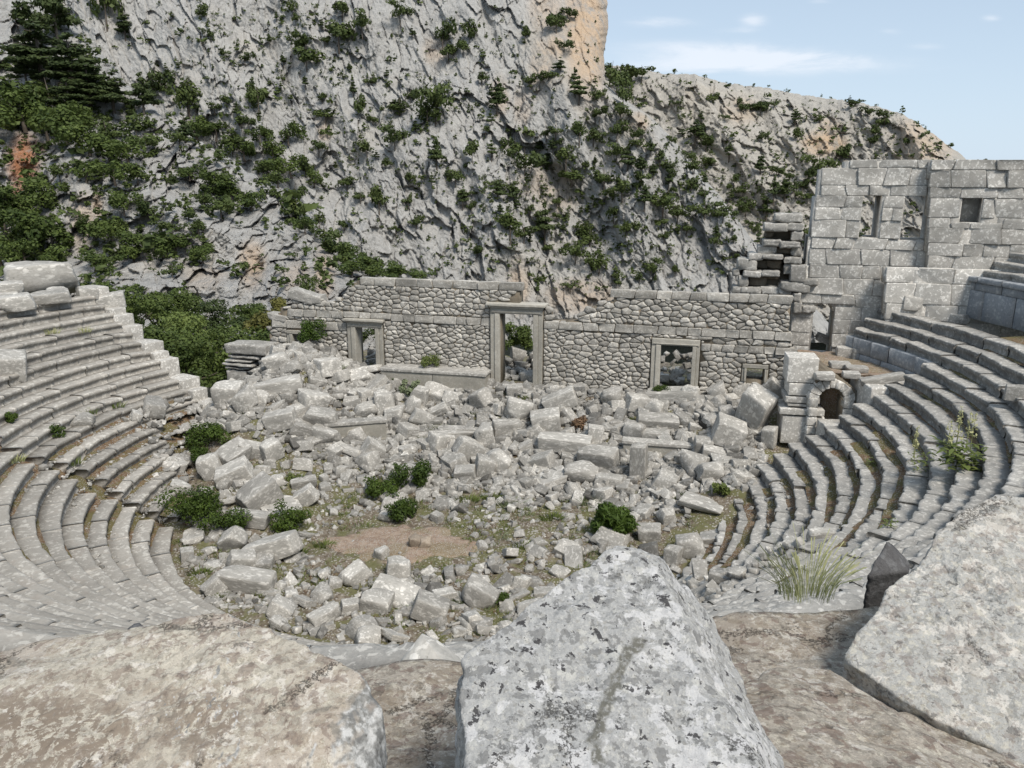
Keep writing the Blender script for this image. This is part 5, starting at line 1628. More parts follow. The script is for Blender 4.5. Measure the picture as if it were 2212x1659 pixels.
# ledge the rocks lie on: worn tops of the upper seats
nx_, ny_ = 200, 130
X, U = np.meshgrid(np.linspace(-2.6, 4.6, nx_), np.linspace(0, 1, ny_))
lip = np.interp(X, [-3, -1.2, -.6, .2, .9, 2, 4.6], [2.5, 2.55, 2.62, 2.75, 3.0, 3.15, 3.2]) + .05 * pn(np.stack([X * 2.5, X * 0, X * 0], -1).reshape(-1, 3)).reshape(X.shape)
Y = -.6 + U ** .9 * (lip + .6)
stepz = -1.52 - .10 * np.clip((Y - 1.2) / 1.6, 0, 1) - .02 * np.floor((Y + .13 * X) / .34)
Z = H + stepz + .028 * fbm(np.stack([X * 2.2, Y * 2.2, X * 0], -1).reshape(-1, 3), 5).reshape(X.shape)
Z = np.where(X > .55, Z + .05 * np.clip((X - .55) / .5, 0, 1), Z)
Z = np.where(U > .985, Z - .14, Z)
# the front face of the ledge drops out of sight
V = np.stack([X, Y, Z], -1)
V2 = np.stack([X[-1], Y[-1] + .04, Z[-1] - 1.2], -1)[None]
V = np.concatenate([V, V2]); ny_ += 1
idx = np.arange(nx_ * ny_).reshape(ny_, nx_)
tag(link('rock_ledge', mk('rock_ledge', V.reshape(-1, 3), [np.stack([idx[:-1, :-1], idx[:-1, 1:], idx[1:, 1:], idx[1:, :-1]], -1).reshape(-1, 4)], M['near_tan'], True)),
    'worn brownish rock ledge between the boulders in the foreground', None, None, 'structure')

near_rock('stone', [(1915, 1170, 4.7), (1868, 1246, 4.55), (1962, 1236, 4.6), (1968, 1215, 4.75), (1930, 1175, 4.85)], M['darkrock'], 'dark triangular broken stone beside the large pale boulder', 24, .02, 4, 6, 30,
          low=[(1875, 1250, 4.7, .35), (1960, 1242, 4.8, .35)])
near_rock('stone', [(258, 1378, 4.3), (282, 1345, 4.4), (310, 1335, 4.4), (310, 1372, 4.25), (285, 1390, 4.2)], M['darkrock'], 'small dark grey stone standing behind the broad cream boulder', 20, .02, 5, 8, 26,
          low=[(262, 1380, 4.6, .9), (308, 1380, 4.5, .9), (285, 1390, 4.3, .9)])
# broken seats and stones on the slope to the right, between the ledge and the seats
rng = np.random.default_rng(42)

# stones lying on the bank between the ledge and the seats
def bankz(x, y):
    r_ = math.hypot(x - CX, y - CY); az = math.degrees(math.atan2(y - CY, x - CX)) % 360
    z = float(np.interp(r_, prof[:, 0], prof[:, 1]))
    if r_ > 22.5: z = min(z, H - .64 * max(math.hypot(x, y), 2.6) - .15 + (30 if az > 320 else 0))
    return z
pts, szs = [], []
for _ in range(900):
    x, y = pol(rng.uniform(22.4, 29.5), rng.uniform(240, 352))
    if math.hypot(x, y) < 2.9: continue
    pts.append((x, y, bankz(x, y) - .03)); szs.append(.20 * rng.lognormal(0, .55))
scatter('rubble', pts, szs, 'broken stones lying on the bank behind the upper seats', M['block'], 9)
# ------------------------------------------------------------------ plants
def leafquads(C, Nrm, size, rng, asp=1.6, droop=0.0):
    n = len(C)
    a = rng.normal(size=(n, 3)); a -= (a * Nrm).sum(1, keepdims=True) * Nrm; a /= np.linalg.norm(a, axis=1, keepdims=True) + 1e-9
    b = np.cross(Nrm, a)
    s = size * rng.lognormal(0, .25, (n, 1))
    a = a * s * asp * .5; b = b * s * .5
    V = np.stack([C - a, C + b * .9, C + a, C - b * .9], 1).reshape(-1, 3)
    return V, np.arange(4 * n).reshape(n, 4)


def crown_mesh(blobs_, n, size, rng, asp=1.5, up=.35, shell=.45):
    """leaves spread through several lobes"""
    B = np.array(blobs_); vol = B[:, 3] * B[:, 4] * B[:, 5]; vol = vol ** .75
    k = rng.choice(len(B), n, p=vol / vol.sum())
    d = rng.normal(size=(n, 3)); d /= np.linalg.norm(d, axis=1, keepdims=True)
    r = (shell + (1 - shell) * rng.random((n, 1))) ** .6 * (1 + .22 * pn(d * 2.6 + k[:, None] * 3.7)[:, None])
    C = B[k, :3] + d * r * B[k, 3:6]
    N = d + rng.normal(0, .55, (n, 3)) + np.array([0, 0, up]); N /= np.linalg.norm(N, axis=1, keepdims=True)
    V, Fq = leafquads(C, N, size, rng, asp)
    tone = np.clip(.45 + rng.uniform(-.28, .28, len(B))[k] + .45 * pn(C / max(B[:, 3].max(), .1) * 1.8 + 5) + rng.normal(0, .18, n), 0, 1)
    return V, Fq, np.repeat(tone, 4)


def tube(mb, pts, radii, m=6, tint=0.0):
    pts = np.array(pts, float); idx = []
    V = []
    for i, p in enumerate(pts):
        t = pts[min(i + 1, len(pts) - 1)] - pts[max(i - 1, 0)]; t /= np.linalg.norm(t) + 1e-9
        u = np.cross(t, [.3, .9, .1]); u /= np.linalg.norm(u) + 1e-9; v_ = np.cross(t, u)
        for j in range(m):
            a = 2 * math.pi * j / m; V.append(p + radii[i] * (math.cos(a) * u + math.sin(a) * v_))
    idx = np.arange(len(pts) * m).reshape(len(pts), m)
    q = np.stack([idx[:-1], np.roll(idx[:-1], -1, 1), np.roll(idx[1:], -1, 1), idx[1:]], -1).reshape(-1, 4)
    mb.add(V, [q], tint)


def trunk_mesh(h, r0, rng, limbs=4, lean=.12, spread=.5):
    mb = MB(); x = rng.normal(0, lean, 2)
    pts = [(x[0] * t * t * h, x[1] * t * t * h + .05 * h * math.sin(t * 3), t * h) for t in np.linspace(0, 1, 6)]
    tube(mb, pts, [r0 * (1.25 - t) for t in np.linspace(0, 1, 6)])
    for i in range(limbs):
        t = rng.uniform(.35, .9); p = np.array([np.interp(t, np.linspace(0, 1, 6), [q[c] for q in pts]) for c in range(3)])
        a = rng.uniform(0, 6.3); L = spread * h * rng.uniform(.5, 1)
        e = p + np.array([math.cos(a) * L, math.sin(a) * L, L * rng.uniform(.3, .9)])
        tube(mb, [p, (p + e) / 2 + rng.normal(0, .04 * h, 3), e], [r0 * .5, r0 * .33, r0 * .14], 5)
    return mb.mesh('trunk', M['bark'], True)


def mesh_leaves(name, V, Fq, T, mat):
    return mk(name, V, [Fq], mat, False, {'tint': T})


# mountain trees: a few of each kind, unit height
def pine_kind(seed):
    rng = np.random.default_rng(seed); L = []
    nt = int(rng.integers(4, 7)); w0 = rng.uniform(.26, .40)
    for i in range(nt):
        f = i / (nt - 1); z = .30 + .62 * f; w = w0 * (1 - .75 * f ** 1.3) * rng.uniform(.75, 1.15)
        for _ in range(3 if f < .8 else 1):
            a = rng.uniform(0, 6.3); d = w * rng.uniform(.2, .6)
            L.append((math.cos(a) * d, math.sin(a) * d, z + rng.normal(0, .02), w * .62, w * .62, .055 + .02 * rng.random()))
    V, Fq, T = crown_mesh(L, 620, .062, rng, 1.9, .8, .2)
    return V, Fq, T


def shrub_kind(seed, squash=1.0):
    rng = np.random.default_rng(seed); L = []
    for i in range(int(rng.integers(4, 8))):
        L.append((rng.normal(0, .22), rng.normal(0, .22), .30 + .40 * rng.random() * squash, rng.uniform(.16, .30), rng.uniform(.16, .30), rng.uniform(.13, .26) * squash))
    return crown_mesh(L, 560, .075, rng, 1.4, .5, .35)


def combined(kind, seed):
    V, Fq, T = (pine_kind if kind == 'pine' else shrub_kind)(seed)
    mb = MB(); rng = np.random.default_rng(seed + 1)
    tube(mb, [(0, 0, -.25), (rng.normal(0, .02), rng.normal(0, .02), .45), (rng.normal(0, .03), 0, .82)], [.030, .022, .008] if kind == 'pine' else [.03, .018, .006], 4)
    Vt = np.concatenate(mb.V); Ft = np.concatenate(mb.F[4])
    me = mk('tree', np.concatenate([V, Vt]), [np.concatenate([Fq, Ft + len(V)])], [M['pine' if kind == 'pine' else 'shrub'], M['bark']], False,
            {'tint': np.concatenate([T, np.zeros(len(Vt))])}, np.concatenate([np.zeros(len(Fq), int), np.ones(len(Ft), int)]))
    return me


PINES = [combined('pine', 3000 + i) for i in range(7)]
SHRUBS = [combined('shrub', 3100 + i) for i in range(7)]

# bucket the slopes by sight line so a tree can be set on the surface that is seen there
allV = np.concatenate(SURF); own = np.concatenate([np.full(len(s_), i) for i, s_ in enumerate(SURF)])
pp = projv(allV); CELL = 5.0
key = np.floor(pp[:, 0] / CELL).astype(int) * 4000 + np.floor(pp[:, 1] / CELL).astype(int)
order = np.lexsort((allV[:, 1], key)); ks = key[order]
first = np.unique(ks, return_index=True)
FRONT = dict(zip(first[0].tolist(), order[first[1]].tolist()))


def hillpos(px, py):
    for dx, dy in ((0, 0), (0, 1), (1, 0), (-1, 0), (0, -1), (0, 2), (2, 0)):
        i = FRONT.get((int(math.floor(px / CELL)) + dx) * 4000 + int(math.floor(py / CELL)) + dy)
        if i is not None: return allV[i], own[i]
    return None, None


# trees one can pick out in the photo: (base x, base y, height px, width px, kind)
TR = [(740, 30, 34, 44, 's'), (868, 40, 46, 40, 's'), (955, 92, 60, 44, 's'), (1130, 82, 34, 28, 's'), (1200, 66, 44, 44, 's'), (1234, 40, 28, 34, 's'), (1010, 88, 44, 36, 'p'), (730, 95, 60, 60, 's'), (780, 70, 46, 50, 'p'), (650, 110, 46, 50, 's'), (660, 140, 50, 60, 's'),
      (1000, 118, 34, 34, 's'), (965, 125, 34, 46, 's'), (1140, 180, 34, 34, 's'), (1205, 150, 26, 30, 'p'), (1240, 175, 34, 24, 'p'), (1254, 210, 44, 60, 'p'), (1070, 235, 60, 60, 'p'), (1040, 175, 30, 26, 's'), (940, 245, 80, 66, 's'), (920, 262, 50, 60, 's'), (860, 240, 34, 60, 's'),
      (770, 250, 60, 30, 's'), (850, 315, 56, 60, 's'), (940, 350, 50, 44, 'p'), (790, 330, 34, 34, 's'), (830, 362, 30, 26, 's'), (880, 440, 26, 24, 's'), (820, 455, 70, 46, 's'), (858, 500, 22, 24, 's'), (1006, 365, 22, 20, 'p'), (980, 396, 36, 36, 'p'), (1020, 345, 56, 34, 's'), (1060, 335, 34, 30, 'p'),
      (1130, 370, 70, 64, 's'), (1110, 330, 50, 40, 'p'), (1180, 360, 40, 44, 'p'), (1160, 330, 40, 30, 'p'), (1220, 355, 44, 50, 'p'), (1230, 395, 32, 70, 's'), (1100, 505, 62, 70, 's'), (1130, 520, 44, 50, 's'), (1175, 505, 70, 56, 'p'), (1075, 425, 40, 46, 'p'), (1110, 430, 40, 36, 'p'), (1000, 440, 40, 34, 'p'), (1015, 452, 30, 26, 's'),
      (1250, 300, 46, 46, 'p'), (1280, 305, 36, 40, 's'), (1290, 255, 34, 34, 'p'), (1330, 290, 40, 40, 'p'), (1365, 300, 34, 26, 'p'), (1330, 340, 44, 50, 'p'), (1350, 360, 40, 50, 'p'), (1380, 370, 44, 40, 'p'), (1300, 400, 44, 44, 's'), (1340, 420, 40, 50, 'p'), (1390, 440, 44, 40, 'p'), (1320, 470, 34, 34, 'p'), (1270, 520, 40, 50, 's'), (1240, 560, 60, 60, 's'), (1290, 580, 50, 50, 's'), (1350, 500, 30, 32, 's'), (1430, 450, 44, 60, 's'), (1460, 470, 40, 40, 'p'), (1490, 410, 34, 34, 'p'), (1400, 590, 30, 28, 's'), (1230, 620, 24, 24, 's'), (1160, 610, 24, 24, 's'), (1060, 640, 20, 24, 's'),
      (1330, 200, 60, 60, 's'), (1320, 165, 40, 40, 's'), (1350, 180, 40, 60, 's'), (1380, 170, 34, 40, 's'), (1345, 225, 50, 40, 'p'), (1335, 255, 40, 44, 's'), (1540, 222, 26, 22, 's'), (1570, 185, 12, 18, 's'), (1640, 240, 34, 44, 's'), (1625, 235, 24, 30, 's'), (1670, 232, 20, 16, 'p'), (1595, 228, 18, 14, 's'), (1500, 300, 44, 40, 'p'), (1520, 322, 36, 44, 's'), (1500, 290, 30, 30, 's'), (1570, 340, 32, 26, 'p'), (1485, 345, 30, 26, 's'), (1520, 355, 26, 50, 's'), (1640, 370, 40, 36, 'p'), (1580, 395, 26, 24, 's'), (1690, 425, 50, 44, 'p'), (1670, 425, 50, 34, 'p'), (1730, 405, 30, 40, 's'), (1765, 375, 50, 50, 's'), (1745, 385, 34, 34, 's'), (1720, 300, 30, 24, 's'), (1765, 260, 20, 16, 's'), (1715, 260, 24, 26, 'p'), (1840, 228, 14, 30, 's'), (1830, 220, 14, 16, 'p'), (1895, 255, 28, 32, 's'), (1905, 270, 24, 26, 's'), (1810, 345, 40, 34, 's'), (1885, 290, 30, 24, 's'), (1950, 312, 18, 16, 's'), (2028, 312, 12, 14, 's'), (2052, 318, 12, 14, 's'), (1985, 295, 14, 12, 's'), (1605, 455, 40, 44, 's'), (1650, 465, 40, 44, 'p'), (1560, 470, 40, 40, 's'), (1630, 500, 24, 24, 's'), (1540, 535, 36, 24, 's'), (1580, 520, 24, 20, 's'), (1585, 560, 20, 18, 's'), (1480, 500, 30, 30, 'p'), (1520, 465, 44, 40, 's'), (1600, 420, 30, 30, 's'), (1440, 400, 40, 30, 'p'), (1420, 350, 30, 30, 'p'), (1400, 330, 26, 24, 'p'), (1450, 310, 24, 22, 's'), (1455, 590, 26, 24, 's'), (1330, 600, 24, 24, 's')]
# the nearer slope: pines in tiers, oak scrub below
TA = [(130, 75, 130, 90, 'p'), (60, 60, 60, 60, 's'), (230, 40, 90, 60, 'p'), (270, 75, 60, 50, 'p'), (100, 165, 120, 150, 'p'), (165, 190, 110, 130, 'p'), (60, 180, 60, 60, 'p'), (200, 215, 80, 110, 'p'), (250, 235, 90, 100, 'p'), (315, 240, 90, 70, 'p'), (330, 205, 60, 60, 's'), (155, 235, 70, 90, 'p'), (110, 225, 60, 70, 's'), (410, 235, 70, 60, 'p'), (420, 240, 50, 40, 's'), (400, 300, 64, 46, 'p'),
      (20, 260, 80, 90, 'o'), (60, 280, 90, 90, 'o'), (110, 300, 80, 80, 'o'), (0, 300, 60, 80, 'o'), (150, 305, 70, 80, 'o'), (200, 330, 60, 70, 'o'), (240, 345, 50, 70, 'o'), (280, 350, 50, 60, 'o'), (60, 250, 50, 60, 'o'), (150, 270, 50, 50, 'o'), (180, 280, 40, 50, 'o'), (230, 300, 40, 60, 's'), (300, 320, 40, 50, 's'),
      (385, 310, 40, 50, 's'), (430, 300, 50, 60, 'o'), (470, 300, 44, 60, 'o'), (500, 320, 44, 50, 's'), (530, 345, 50, 60, 'o'), (560, 310, 40, 40, 'o'), (580, 300, 40, 44, 's'), (560, 240, 70, 50, 's'), (620, 310, 50, 50, 'o'), (590, 345, 50, 60, 'o'), (630, 380, 50, 60, 'o'), (660, 370, 40, 40, 's'), (570, 380, 40, 50, 's'), (600, 400, 40, 50, 's'), (640, 430, 44, 50, 's'), (680, 400, 40, 40, 'o'), (640, 470, 60, 36, 's'), (660, 500, 40, 40, 'o'), (700, 520, 50, 60, 's'), (720, 545, 50, 60, 's'), (690, 480, 30, 30, 's'),
      (130, 385, 40, 40, 's'), (190, 390, 44, 60, 'o'), (250, 395, 50, 60, 'o'), (300, 390, 40, 60, 's'), (410, 385, 34, 50, 'o'), (460, 410, 44, 70, 'o'), (500, 425, 44, 70, 'o'), (540, 450, 50, 70, 'o'), (440, 445, 34, 50, 's'), (480, 460, 40, 60, 's'), (370, 400, 30, 30, 's'), (90, 440, 60, 60, 'o'), (70, 470, 60, 70, 'o'), (30, 470, 70, 80, 'o'), (20, 520, 80, 90, 'o'), (70, 530, 80, 90, 'o'), (120, 540, 70, 80, 'o'), (10, 570, 60, 70, 'o'), (60, 575, 60, 80, 'o'), (130, 575, 50, 60, 'o'), (180, 500, 40, 40, 's'), (270, 460, 60, 50, 'o'), (260, 500, 40, 50, 's'), (320, 470, 40, 44, 's'), (245, 520, 50, 50, 'o'), (300, 535, 50, 70, 'o'), (350, 550, 50, 70, 'o'), (380, 540, 40, 50, 'o'), (290, 560, 40, 50, 'o'), (440, 565, 44, 56, 'o'), (210, 580, 40, 60, 'o'), (370, 595, 30, 30, 's'), (680, 610, 24, 20, 's'), (665, 640, 60, 34, 's'), (675, 690, 44, 34, 's'), (350, 500, 30, 40, 's'), (405, 470, 30, 40, 's'), (430, 500, 30, 40, 's'),
      (740, 560, 44, 50, 'o'), (780, 575, 40, 60, 'o'), (820, 585, 36, 60, 'o'), (860, 595, 34, 60, 'o'), (900, 603, 30, 50, 'o'), (760, 590, 34, 60, 'o'), (800, 598, 30, 60, 'o'), (840, 606, 24, 50, 'o')]
OAKS = []
for i in range(6):
    rng = np.random.default_rng(3200 + i); L = [(rng.normal(0, .24), rng.normal(0, .24), .32 + .42 * rng.random(), rng.uniform(.16, .30), rng.uniform(.16, .30), rng.uniform(.14, .24)) for _ in range(int(rng.integers(6, 10)))]
    V, Fq, T = crown_mesh(L, 1100, .058, rng, 1.4, .5, .35)
    OAKS.append((mesh_leaves('crown', V, Fq, T, M['oak']), trunk_mesh(.55, .035, rng, 3)))
BIGPINE = []
for i in range(5):
    V, Fq, T = pine_kind(3300 + i); rng = np.random.default_rng(3300 + i); V2, F2, T2 = pine_kind(3300 + i)
    L = []
    for j in range(6):
        f = j / 5; z = .28 + .64 * f; w = .36 * (1 - .72 * f ** 1.3)
        for _ in range(4 if f < .8 else 2):
            a = rng.uniform(0, 6.3); d = w * rng.uniform(.25, .8); L.append((math.cos(a) * d, math.sin(a) * d, z + rng.normal(0, .025), w * .5, w * .5, .04 + .02 * rng.random()))
    V, Fq, T = crown_mesh(L, 3200, .030, rng, 2.2, .9, .2)
    mb = MB(); tube(mb, [(0, 0, -.2), (.01, .0, .4), (0, .01, .93)], [.028, .02, .005], 5)
    for j in range(9):
        a, z = rng.uniform(0, 6.3), rng.uniform(.3, .85); l_ = .32 * (1 - .7 * (z - .28) / .64)
        tube(mb, [(0, 0, z), (math.cos(a) * l_, math.sin(a) * l_, z + .03)], [.008, .003], 4)
    BIGPINE.append((mesh_leaves('crown', V, Fq, T, M['pine']), mb.mesh('trunk', M['bark'])))


def plant(name, pos, h, w_, meshes, label, cat, group, rz, parts=True):
    if parts:
        r = empty(name, pos, rz); r.scale = (w_, w_, h)
        for nm, me in zip(('crown', 'trunk'), meshes): link(nm, me, r)
    else:
        r = link(name, meshes, None, pos); r.scale = (w_, w_, h); r.rotation_euler = (0, 0, rz)
    return tag(r, label, cat, group)


TREE_N = 0
rng = np.random.default_rng(5)
LAB = {('p', 0): ('dark pine rooted in the steep face of the main grey cliff', 'pines on the main cliff'), ('s', 0): ('dark green shrub clinging to the steep face of the main grey cliff', 'shrubs on the main cliff'),
       ('p', 1): ('small pine on the pale far ridge right of the cliff', 'pines on the far ridge'), ('s', 1): ('small dark shrub on the pale far ridge right of the cliff', 'shrubs on the far ridge'),
       ('p', 2): ('tiered dark pine on the nearer craggy slope at the left', 'pines on the nearer slope'), ('s', 2): ('rounded dark shrub among the crags of the nearer left slope', 'shrubs on the nearer slope'), ('o', 2): ('bushy green oak scrub on the nearer left slope', 'oak scrub on the nearer slope')}
for L, big in ((TR, False), (TA, True)):
    for (px_, py_, h_, w_, kd) in L:
        q, ow = hillpos(px_, py_)
        if q is None: continue
        if kd == 'p' and ow != 2 and rng.random() < .55: kd = 's'
        m_ = math.dist(q, (0, 0, H)) / F
        h, w = h_ * m_ * rng.uniform(.95, 1.15), w_ * m_ * rng.uniform(.95, 1.2)
        w = max(w, .5 * h)
        kk = kd if ow == 2 else ('s' if kd == 'o' else kd)
        lab, grp = LAB[kk, int(ow)]
        pos = (q[0], q[1] - .12 * w, q[2] - .03 * h)
        rz = rng.uniform(0, 6.3)
        if big and kd == 'p': plant('pine_tree', pos, h * .82, w * 1.15, BIGPINE[rng.integers(5)], lab, 'tree', grp, rz)
        elif big and kd == 'o': plant('oak_shrub', pos, h, w, OAKS[rng.integers(6)], lab, 'shrub', grp, rz)
        else:
            plant('pine_tree' if kd == 'p' else 'shrub', pos, h, w * (1.2 if kd == 'p' else 1.0), (PINES if kd == 'p' else SHRUBS)[rng.integers(7)], lab, 'tree' if kd == 'p' else 'shrub', grp, rz, False)
        TREE_N += 1

AUTO_DONE = None


# scrub too plentiful to count on the slopes
def clumps(name, n, accept, hrange, label, seed, mat, nl=26, pinefrac=.3):
    rng = np.random.default_rng(seed); Vs, Fs, Ts, nv, c = [], [], [], 0, 0
    var = []
    for i in range(12):
        L = [(rng.normal(0, .2), rng.normal(0, .2), .3 + .4 * rng.random(), .22, .22, .20) for _ in range(4)] if rng.random() > pinefrac else [(0, 0, .3, .26, .26, .1), (0, 0, .55, .19, .19, .1), (0, 0, .8, .10, .10, .12)]
        var.append(crown_mesh(L, nl, .20, rng, 1.4, .6, .3))
    tries = 0
    while c < n and tries < n * 40:
        tries += 1
        px_, py_ = rng.uniform(0, 2160), rng.uniform(0, 640)
        if rng.random() > accept(px_, py_): continue
        q, ow = hillpos(px_, py_)
        if q is None: continue
        h = rng.uniform(*hrange) * rng.lognormal(0, .35); V, Fq, T = var[rng.integers(12)]
        a = rng.uniform(0, 6.3); R2 = np.array([[math.cos(a), -math.sin(a), 0], [math.sin(a), math.cos(a), 0], [0, 0, 1]])
        Vs.append((V @ R2.T) * np.array([h, h, h]) * np.array([1.1, 1.1, .9]) + np.array([q[0], q[1] - .1 * h, q[2] - .1 * h])); Fs.append(Fq + nv); Ts.append(np.clip(T + rng.normal(0, .15), 0, 1)); nv += len(V); c += 1
    tag(link(name, mk(name, np.concatenate(Vs), [np.concatenate(Fs)], mat, False, {'tint': np.concatenate(Ts)})), label, None, None, 'stuff')


DM = [(1150, 420, 180, 110, .9), (1260, 480, 200, 120, .95), (1400, 400, 150, 130, .9), (1500, 330, 120, 90, .6), (850, 260, 120, 80, .7), (740, 180, 120, 90, .6), (1000, 200, 150, 100, .45), (900, 380, 120, 90, .4), (1330, 190, 60, 50, 1.0), (1600, 420, 120, 110, .9), (1700, 360, 90, 90, .7), (1880, 270, 60, 40, .6), (1640, 240, 60, 40, .4),
      (620, 60, 120, 60, .6), (480, 80, 90, 90, .6), (1200, 560, 160, 60, .5), (760, 400, 100, 110, .55), (1010, 520, 140, 70, .35), (580, 200, 110, 100, .5)]
def dens_cliff(x, y):
    b = max([k * math.exp(-(((x - a) / rx) ** 2 + ((y - c) / ry) ** 2)) for a, c, rx, ry, k in DM])
    if 1170 < x < 1312 and y < 170: b *= .12
    return min(1, .10 + b)
DN = [(150, 150, 150, 90, .9), (250, 240, 140, 70, 1), (100, 280, 140, 70, 1), (450, 310, 120, 60, 1), (590, 360, 90, 70, 1), (660, 470, 60, 80, .9), (60, 520, 110, 110, 1), (300, 520, 110, 60, .6), (490, 440, 90, 40, .8), (780, 580, 100, 30, 1), (250, 380, 110, 50, .7)]
def dens_near(x, y):
    if x > 960: return 0
    b = max([k * math.exp(-(((x - a) / rx) ** 2 + ((y - c) / ry) ** 2)) for a, c, rx, ry, k in DN])
    return min(1, .06 + b)
# more trees of the same kinds, thicker in the gullies
rng = np.random.default_rng(9); placed = [(a, b) for a, b, *_ in TR]; c_ = 0
while c_ < 115:
    px_, py_ = rng.uniform(430, 2080), rng.uniform(10, 625)
    if rng.random() > dens_cliff(px_, py_) - .06: continue
    if min((px_ - a) ** 2 + (py_ - b) ** 2 for a, b in placed) < 17 ** 2: continue
    q, ow = hillpos(px_, py_)
    if q is None or ow == 2: continue
    placed.append((px_, py_)); c_ += 1
    kk = 'p' if rng.random() < .35 else 's'
    h = rng.uniform(18, 34) * (.8 if ow == 1 else 1) * math.dist(q, (0, 0, H)) / F
    lab, grp = LAB[kk, int(ow)]
    plant('pine_tree' if kk == 'p' else 'shrub', (q[0], q[1] - .12 * h, q[2] - .04 * h), h, h * rng.uniform(.8, 1.4), (PINES if kk == 'p' else SHRUBS)[rng.integers(7)], lab, 'tree' if kk == 'p' else 'shrub', grp, rng.uniform(0, 6.3), False)
clumps('scrub', 2300, lambda x, y: dens_cliff(x, y) if hillpos(x, y)[1] in (0, 1) else 0, (.8, 2.1), 'small dark scrub dotting the cliff and the far ridge', 61, M['shrub'])
clumps('scrub', 900, lambda x, y: dens_near(x, y) if hillpos(x, y)[1] == 2 else 0, (.7, 2.0), 'low green scrub spreading over the nearer slope', 62, M['shrub'], 34, .1)

clumps('scrub', 700, lambda x, y: (.25 + .75 * (float(pn(np.array([[x / 45, y / 45, 3.]]))[0]) > 0)) if x > 1290 and hillpos(x, y)[1] == 1 else 0, (1.3, 3.2), 'small dark shrubs dotting the far ridge', 63, M['shrub'])

# ------------------------------------------------------------------ trees in the gap beyond the left seats
def wood_tree(px_, ptop, pbase_z, Y, w_px, mat, label, seed, group=None, leafn=4200, lsize=.16, lobes=12):
    rng = np.random.default_rng(seed)
    t = aty(px_, ptop, Y); m_ = math.dist(t, (0, 0, H)) / F
    h = t[2] - pbase_z + 2.5; pbase_z -= 2.5; w = w_px * m_ / 2
    root = empty('broadleaf_tree', (t[0], t[1], pbase_z))
    L = []
    for i in range(lobes):
        a, d = rng.uniform(0, 6.3), w * rng.uniform(.1, .75) ; zz = h * rng.uniform(.45, .86) - .12 * d
        r_ = w * rng.uniform(.20, .36); L.append((math.cos(a) * d, math.sin(a) * d, zz, r_, r_, min(r_ * .75, h * .16)))
    L.append((0, 0, h * .86, w * .4, w * .4, h * .13))
    V, Fq, T = crown_mesh(L, leafn, lsize, rng, 1.5, .5, .4)
    link('crown', mesh_leaves('crown', V, Fq, T, mat), root)
    link('trunk', trunk_mesh(h * .72, .05 * h ** .7, rng, 6, .10, .42), root)
    return tag(root, label, 'tree', group)


WT = [(400, 672, 0.2, 60, 190, 'lightleaf', 'pale green tree standing out above the dark trees beyond the left seats'),
      (395, 705, -1.5, 54, 250, 'oak', 'large broad green tree filling the gap beyond the left seats'),
      (490, 692, -1.2, 56, 200, 'oak', 'wide green tree in the gap left of the stage wall'),
      (565, 668, -.5, 60, 130, 'olive', 'yellowish green tree rising just left of the end of the stage wall'),
      (330, 700, -.5, 54, 130, 'oak', 'green tree directly beside the end of the left seats'),
      (585, 705, -1.0, 53, 120, 'oak', 'dark green tree touching the left end of the stage wall'),
      (270, 612, .5, 66, 150, 'oak', 'dark tree behind the top of the left seats'), (335, 628, 0, 70, 160, 'oak', 'dark tree second from the top of the left seats'),
      (215, 605, .8, 74, 120, 'oak', 'dark tree right behind the grey boulder on the left seats'), (460, 645, 0, 76, 150, 'pine', 'dark tree behind the pale green one'),
      (540, 655, 0, 82, 120, 'oak', 'dark tree under the orange stained crag'), (385, 620, 0, 80, 120, 'oak', 'dark tree at the foot of the grey crag'), (600, 640, 0, 78, 80, 'olive', 'small tree behind the loose blocks on the wall end')]
for i, (a, b, c, d, e, m, lab) in enumerate(WT): wood_tree(a, b, c, d, e, M[m], lab, 4000 + i, 'trees in the gap beyond the left seats')
# dark undergrowth below them
rng = np.random.default_rng(4100); L = []
for _ in range(70):
    px_ = rng.uniform(280, 640); Yv = rng.uniform(58, 84); q = aty(px_, 700, Yv); L.append((q[0], q[1], rng.uniform(-5, -2.6), rng.uniform(1.2, 2.6), rng.uniform(1.2, 2.2), rng.uniform(.9, 2.0)))
V, Fq, T = crown_mesh(L, 15000, .24, rng, 1.4, .5, .4)
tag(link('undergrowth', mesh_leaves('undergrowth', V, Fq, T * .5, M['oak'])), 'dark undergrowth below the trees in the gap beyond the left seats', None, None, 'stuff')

# ------------------------------------------------------------------ bushes and weeds on the ruin
def bush(px_, py_, w_px, h_px, mat, label, seed, leafn=1500, lsize=.075, lobes=7, name='bush', pos=None, asp=1.5, group=None, cat='bush'):
    rng = np.random.default_rng(seed)
    q = gpos(px_, py_ + h_px * .42) if pos is None else np.array(pos)
    m_ = math.dist(q, (0, 0, H)) / F; w, h = w_px * m_, h_px * m_ * 1.12
    L = []
    for i in range(lobes + 5):
        r_ = rng.uniform(.09, .25)
        L.append((rng.uniform(-.5 + r_ * .8, .5 - r_ * .8) * w, rng.uniform(-.35, .35) * w * .7, h * rng.uniform(.25, .72), r_ * w, r_ * w, min(r_ * w * .9, h * .32)))
    V, Fq, T = crown_mesh(L, int(leafn * 1.3), lsize * .85, rng, asp, .4, .3)
    zc = float(gmain(q[0], q[1])) if pos is None else q[2]
    o = link(name, mesh_leaves(name, V, Fq, T, mat), None, (q[0], q[1], zc - .05))
    return tag(o, label, cat, group)


